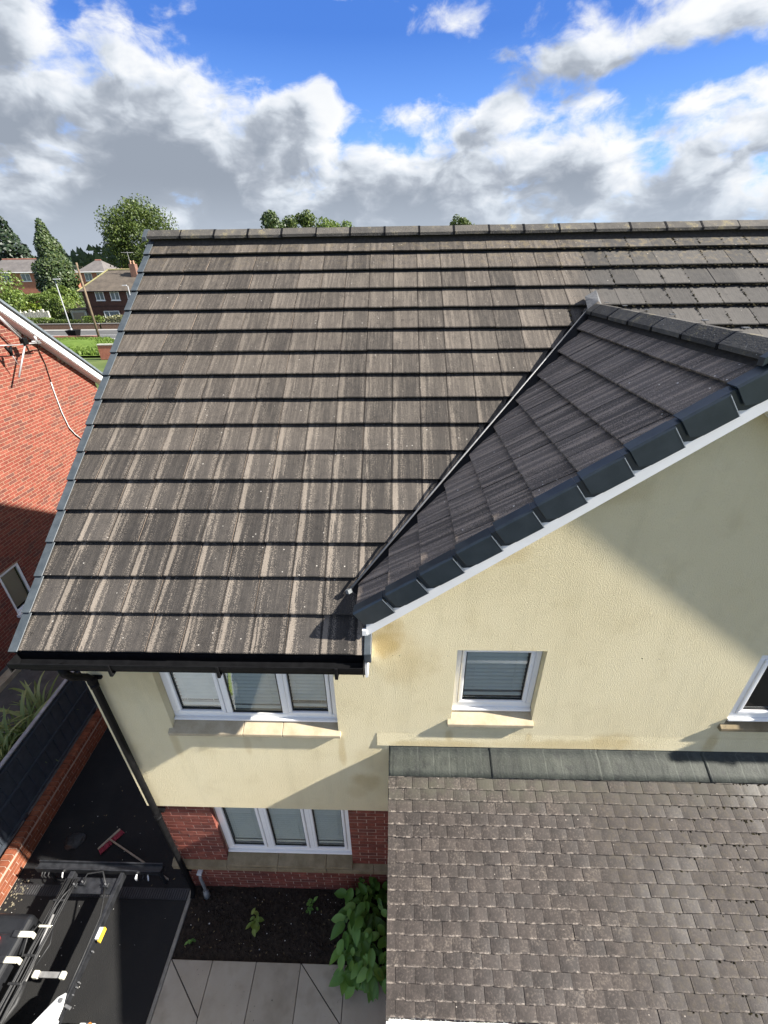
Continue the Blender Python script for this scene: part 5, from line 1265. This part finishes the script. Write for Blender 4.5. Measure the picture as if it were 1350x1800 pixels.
# far terrace
RT_ = mat('red_terrace_brick', noisy((.34, .13, .085), (.44, .19, .125), 2, .9, .2, .01, .3, 12)); GRF = mat('grey_terrace_roof', noisy((.105, .095, .09), (.16, .145, .135), 1, .9, .3, .02, .3, 12)); RRF = mat('red_terrace_roof', noisy((.26, .105, .075), (.34, .15, .105), 1, .9, .3, .02, .3, 12))
def terrace(x0, x1, y, zb, ze, zr, label, rfm, wins, red=None):
    t = empty('terrace_house', ((x0 + x1) / 2, y, zb), label, 'house', 'red brick terrace houses in the distance'); c = (x0 + x1) / 2
    b = MB(); b.box((x0 - c, 0, 0), (x1 - c, 8, ze - zb)); b.build('wall', RT_, t)
    b = MB(); b.add([(x0 - c - .3, -.35, ze - zb), (x1 - c + .3, -.35, ze - zb), (x1 - c + .3, 8.35, ze - zb), (x0 - c - .3, 8.35, ze - zb), (x0 - c + 2.4, 4, zr - zb), (x1 - c - 2.4, 4, zr - zb)], [(0, 1, 5, 4), (1, 2, 5), (2, 3, 4, 5), (3, 0, 4), (3, 2, 1, 0)]); r = b.build('roof', rfm, t)
    b = MB(); b.tube([(x0 - c + 2.4, 4, zr - zb), (x1 - c - 2.4, 4, zr - zb)], .16, 6); b.build('ridge_tiles', RRF, r)
    b = MB(); b.tube([(x0 - c - .3, -.4, ze - zb), (x1 - c + .3, -.4, ze - zb)], .09, 6); b.build('gutter', WHITEP, r)
    for a, e_ in wins: farwin(t, a - c, e_ - c, ze - zb - 1.7, ze - zb - .2, 0)
    return t
terrace(-88, -72.0, 105, 1.3, 7.4, 10.0, 'distant red brick house with grey roof left of the cypress', GRF, ((-79.6, -77.6), (-76.4, -74.2), (-84, -82)))
terrace(-67.5, -61.4, 106, 1.3, 7.3, 9.6, 'distant red brick house with grey roof right of the cypress', GRF, ((-66.0, -64.4), (-63.2, -61.9)))
t = terrace(-61.0, -48, 112, 1.4, 7.8, 10.0, 'distant terrace with long red roof behind the brown house', RRF, ((-59, -57), (-55, -53)))
t = empty('aerial_mast', (-88.6, 108, 9.4), 'thin chimney aerial above the distant roof at far left', 'aerial'); b = MB(); b.tube([(0, 0, -.6), (.3, 0, 2.6)], .05, 5); b.tube([(-1.0, 0, 2.5), (.6, 0, 2.4)], .05, 5); b.build('rods', AER, t); b = MB(); b.box((-.5, -.4, -2), (.5, .4, -.1)); b.build('chimney_stack', RT_, t)
# street furniture
LMP = mat('lamp_grey', noisy((.26, .265, .27), (.33, .335, .34), 4, .5))
def street_lamp(x, y, h, label, side):
    t = empty('street_lamp', (x, y, 0), label, 'street lamp', 'grey street lamps along the road')
    b = MB(); b.tube([(0, 0, 0), (0, 0, h * .2), (0, 0, h)], [.11, .075, .055], 10); b.build('column', LMP, t, True)
    b = MB(); b.tube([(0, 0, 0), (0, 0, 1.1)], .13, 10); b.build('base_compartment', LMP, t, True)
    b = MB(); b.add([(-.15, -.16, h), (.72 * side, -.16, h + .04), (.72 * side, .16, h + .04), (-.15, .16, h), (-.15, -.12, h + .13), (.66 * side, -.10, h + .12), (.66 * side, .10, h + .12), (-.15, .12, h + .13)], [(0, 3, 2, 1), (4, 5, 6, 7), (0, 1, 5, 4), (1, 2, 6, 5), (2, 3, 7, 6), (3, 0, 4, 7)]); b.build('lantern', LMP, t)
street_lamp(-40.2, 59.0, 6.8, 'slim grey street lamp beside the black planter left of the pole', 1)
street_lamp(-32.9, 62.3, 5.9, 'grey street lamp head showing beside the tiled verge', -1)
tp = empty('telegraph_pole', (-34.2, 55.0, 0), 'brown wooden telegraph pole standing by the lawn', 'pole'); b = MB(); b.tube([(0, 0, 0), (0, 0, 8.6)], [.15, .10], 10); b.build('post', mat('pole_wood', noisy((.12, .085, .055), (.20, .15, .10), 3, .9)), tp, True)
for z in (6.2, 6.8, 7.4): b = MB(); b.tube([(-.2, 0, z), (.2, 0, z)], .02, 5); b.build('step_iron', STEEL, tp)
b = MB(); b.box((-.6, -.04, 8.1), (.6, .04, 8.2)); b.build('cross_arm', BARK, tp)
pl = empty('black_planter', (-39.9, 58.8, 0), 'black tapered planter at the foot of the street lamp', 'planter'); b = MB(); b.add([(-.45, -.4, 0), (.45, -.4, 0), (.45, .4, 0), (-.45, .4, 0), (-.68, -.6, .85), (.68, -.6, .85), (.68, .6, .85), (-.68, .6, .85)], [(0, 3, 2, 1), (0, 1, 5, 4), (1, 2, 6, 5), (2, 3, 7, 6), (3, 0, 4, 7), (4, 5, 6, 7)]); b.build('tub', BLACKPL, pl); b = MB(); b.box((-.70, -.62, .85), (.70, .62, .92)); b.build('rim', BLACKPL, pl)
# lawn with brick edge
LAWN = mat('lawn', noisy((.07, .12, .016), (.13, .19, .035), .8, .95, .5, .03, .2, 25))
b = MB(); b.add([(-40, 55.0, .35), (-33.2, 55.2, .30), (-30.2, 53.0, .25), (-24, 43.6, .2), (-40, 43.5, .2), (-34, 50, .75)], [(0, 5, 1), (1, 5, 2), (2, 5, 3), (3, 5, 4), (4, 5, 0)]); b.box((-40, 43.5, -.05), (-30, 55, .15)); tag(b.build('lawn', LAWN), kind='structure')
lb = MB()
for k in range(9000):
    x = rnd.uniform(-39.5, -25); y = rnd.uniform(43.8, 54.8); z = .35 + .2 * rnd.random(); a = rnd.uniform(0, 3.14); s_ = rnd.uniform(.1, .22)
    if y > 55 - (x + 33) * 1.1: continue
    lb.face([(x - s_ * math.cos(a), y - s_ * math.sin(a), z - .25), (x + s_ * math.cos(a), y + s_ * math.sin(a), z - .25), (x + rnd.uniform(-.1, .1), y, z + .12)])
o = lb.build('lawn_grass', mat('grass_blade', leafmat((.07, .125, .016), (.115, .18, .026), (.17, .24, .05), .3))); tag(o, 'bright mown grass of the lawn beside the telegraph pole', 'grass', kind='stuff')
lw = empty('lawn_edge_wall', (-37, 55.4, 0), 'low terracotta wall along the top of the lawn', 'wall'); b = MB(); b.box((-3.2, -.15, 0), (2.6, .15, .62)); b.build('wall_panel', mat('terracotta', noisy((.36, .15, .10), (.46, .21, .15), 3, .9)), lw)
gw = empty('garden_wall', (-20.6, 42.6, 0), 'red brick garden wall with pale coping below the lawn', 'wall'); b = MB(); b.box((-6, -.15, 0), (6, .15, 1.35)); b.build('wall_panel', mat('garden_wall_brick', noisy((.38, .13, .085), (.5, .2, .13), 4, .9, .3, .01, .3, 30)), gw); b = MB(); b.box((-6, -.2, 1.352), (6, .2, 1.45)); b.build('coping', PST, gw)
# trees just over the ridge
broad_tree('ridge_tree', (-11.9, 60, 0), 13.9, 2.2, 3.4, 'spiky bluish-green tree top left of the pair over the ridge', m=TC, n=5200, size=.32, nclump=16)
broad_tree('ridge_tree', (-8.9, 61, 0), 13.7, 2.2, 2.6, 'dense rounded tree top right of the pair over the ridge', m=TG, n=5200, size=.28, nclump=18)
broad_tree('ridge_tree', (-4.7, 60, 0), 13.3, 2.5, 2.2, 'bright green tree top alone over the middle of the ridge', m=TL, n=4600, size=.28, nclump=16)
broad_tree('ridge_tree', (12.9, 80, 0), 14.3, 2.2, 2.4, 'tiny tree top showing over the ridge right of centre', m=TG, n=3200, size=.32, nclump=12)
# distant wood
wd_ = MB()
for k in range(5200):
    x = rnd.uniform(-330, 120); y = 255 + rnd.uniform(-18, 40); hgt = 9.5 + 2.8 * math.sin(x * .035) + 2.0 * math.sin(x * .13 + 1) + 1.2 * math.sin(x * .41); z = hz(x, y) - 1 + hgt * math.sqrt(rnd.random())
    s_ = rnd.uniform(1.2, 2.6); a = rnd.uniform(0, 6.28); wd_.face([(x - s_, y, z - s_ * .6), (x + s_ * .8, y + rnd.uniform(-1, 1), z - s_ * .5), (x + s_ * .3 * math.cos(a), y - .6, z + s_ * .7)])
o = wd_.build('distant_wood', mat('distant_leaf', leafmat((.022, .040, .022), (.035, .058, .03), (.055, .08, .04), .1))); tag(o, 'dark green wood along the skyline', 'wood', kind='stuff')

# engine cover of the lift, just out of frame (seen mirrored in the upper window)
b = MB(); b.add([(-2.0, -3.6, .50), (-.55, -3.6, .50), (.02, -2.25, .50), (-.10, -1.80, .50), (-1.9, -1.80, .50)] + [(-2.0, -3.6, 1.2), (-.55, -3.6, 1.2), (.02, -2.25, 1.2), (-.10, -1.80, 1.2), (-1.9, -1.80, 1.2)], [(4, 3, 2, 1, 0), (5, 6, 7, 8, 9)] + [(i, (i + 1) % 5, (i + 1) % 5 + 5, i + 5) for i in range(5)])
ec = cb(b, 'engine_cover', WHITEP); bevel(ec, .03, 3)
b = MB(); b.add([(-.565, -3.63, 1.12), (-.52, -3.60, 1.12), (.065, -2.24, 1.12), (.025, -2.22, 1.12)] + [(-.565, -3.63, 1.215), (-.52, -3.60, 1.215), (.065, -2.24, 1.215), (.025, -2.22, 1.215)], [(3, 2, 1, 0), (4, 5, 6, 7), (0, 1, 5, 4), (1, 2, 6, 5), (2, 3, 7, 6), (3, 0, 4, 7)])
b.build('edge_trim', mat('lime_trim', noisy((.55, .68, .03), (.62, .75, .06), 10, .5)), ec)

# valve block and hoses on the lift plate
for k, (x0, y0_) in enumerate(((-1.46, -.20), (-1.36, -.17), (-1.02, -.19))):
    b = MB(); b.box((x0, y0_, .426), (x0 + .07, y0_ + .055, .475)); vb_ = cb(b, 'valve_block', STEEL); bevel(vb_, .005, 1)
    b = MB(); b.tube([(x0 + .035, y0_ + .028, .475), (x0 + .035, y0_ + .028, .505)], .010, 8); b.build('valve_knob', ALU, vb_)
for k, pts_ in enumerate((((-1.43, -.17, .47), (-1.48, -.30, .50), (-1.53, -.45, .48), (-1.55, -.8, .47)), ((-1.33, -.14, .47), (-1.30, -.05, .50), (-1.10, -.02, .49), (-.99, -.16, .47)), ((-.99, -.19, .46), (-.92, -.33, .47), (-.865, -.5, .462), (-.85, -.9, .462), (-.85, -1.2, .462)), ((-1.60, -.60, .50), (-1.64, -.75, .53), (-1.60, -.92, .49)), ((-1.42, -.62, .46), (-1.36, -.78, .44), (-1.40, -.98, .44)))):
    b = MB(); b.tube(pts_, .011, 7); cb(b, 'hose', RUBBER, smooth=True)
for yy in (-.35, -.62, -.9, -1.15):
    b = MB(); b.box((-1.600, yy - .012, .452), (-1.44, yy + .012, .492)); bevel(cb(b, 'cable_tie', CREAMP if yy == -.62 else RUBBER), .004, 1)
# fallen leaves and twigs on bed and drive
lf = MB()
for k in range(140):
    x, y = (rnd.uniform(.15, 2.9), rnd.uniform(-.72, -.02)) if k < 100 else (rnd.uniform(-2.5, 0), rnd.uniform(-.3, 1.6))
    a = rnd.uniform(0, 6.28); l = rnd.uniform(.008, .022); z = .022 if k < 100 else .004
    lf.face([(x - l * math.cos(a), y - l * math.sin(a), z), (x + l * .4 * math.sin(a), y - l * .4 * math.cos(a), z + .004), (x + l * math.cos(a), y + l * math.sin(a), z + .002), (x - l * .4 * math.sin(a), y + l * .4 * math.cos(a), z + .003)])
tag(lf.build('leaf_litter', mat('dry_leaf', leafmat((.05, .035, .018), (.11, .075, .03), (.17, .13, .05), .1))), 'scattered small brown leaves on bed and tarmac', 'leaves', kind='stuff')
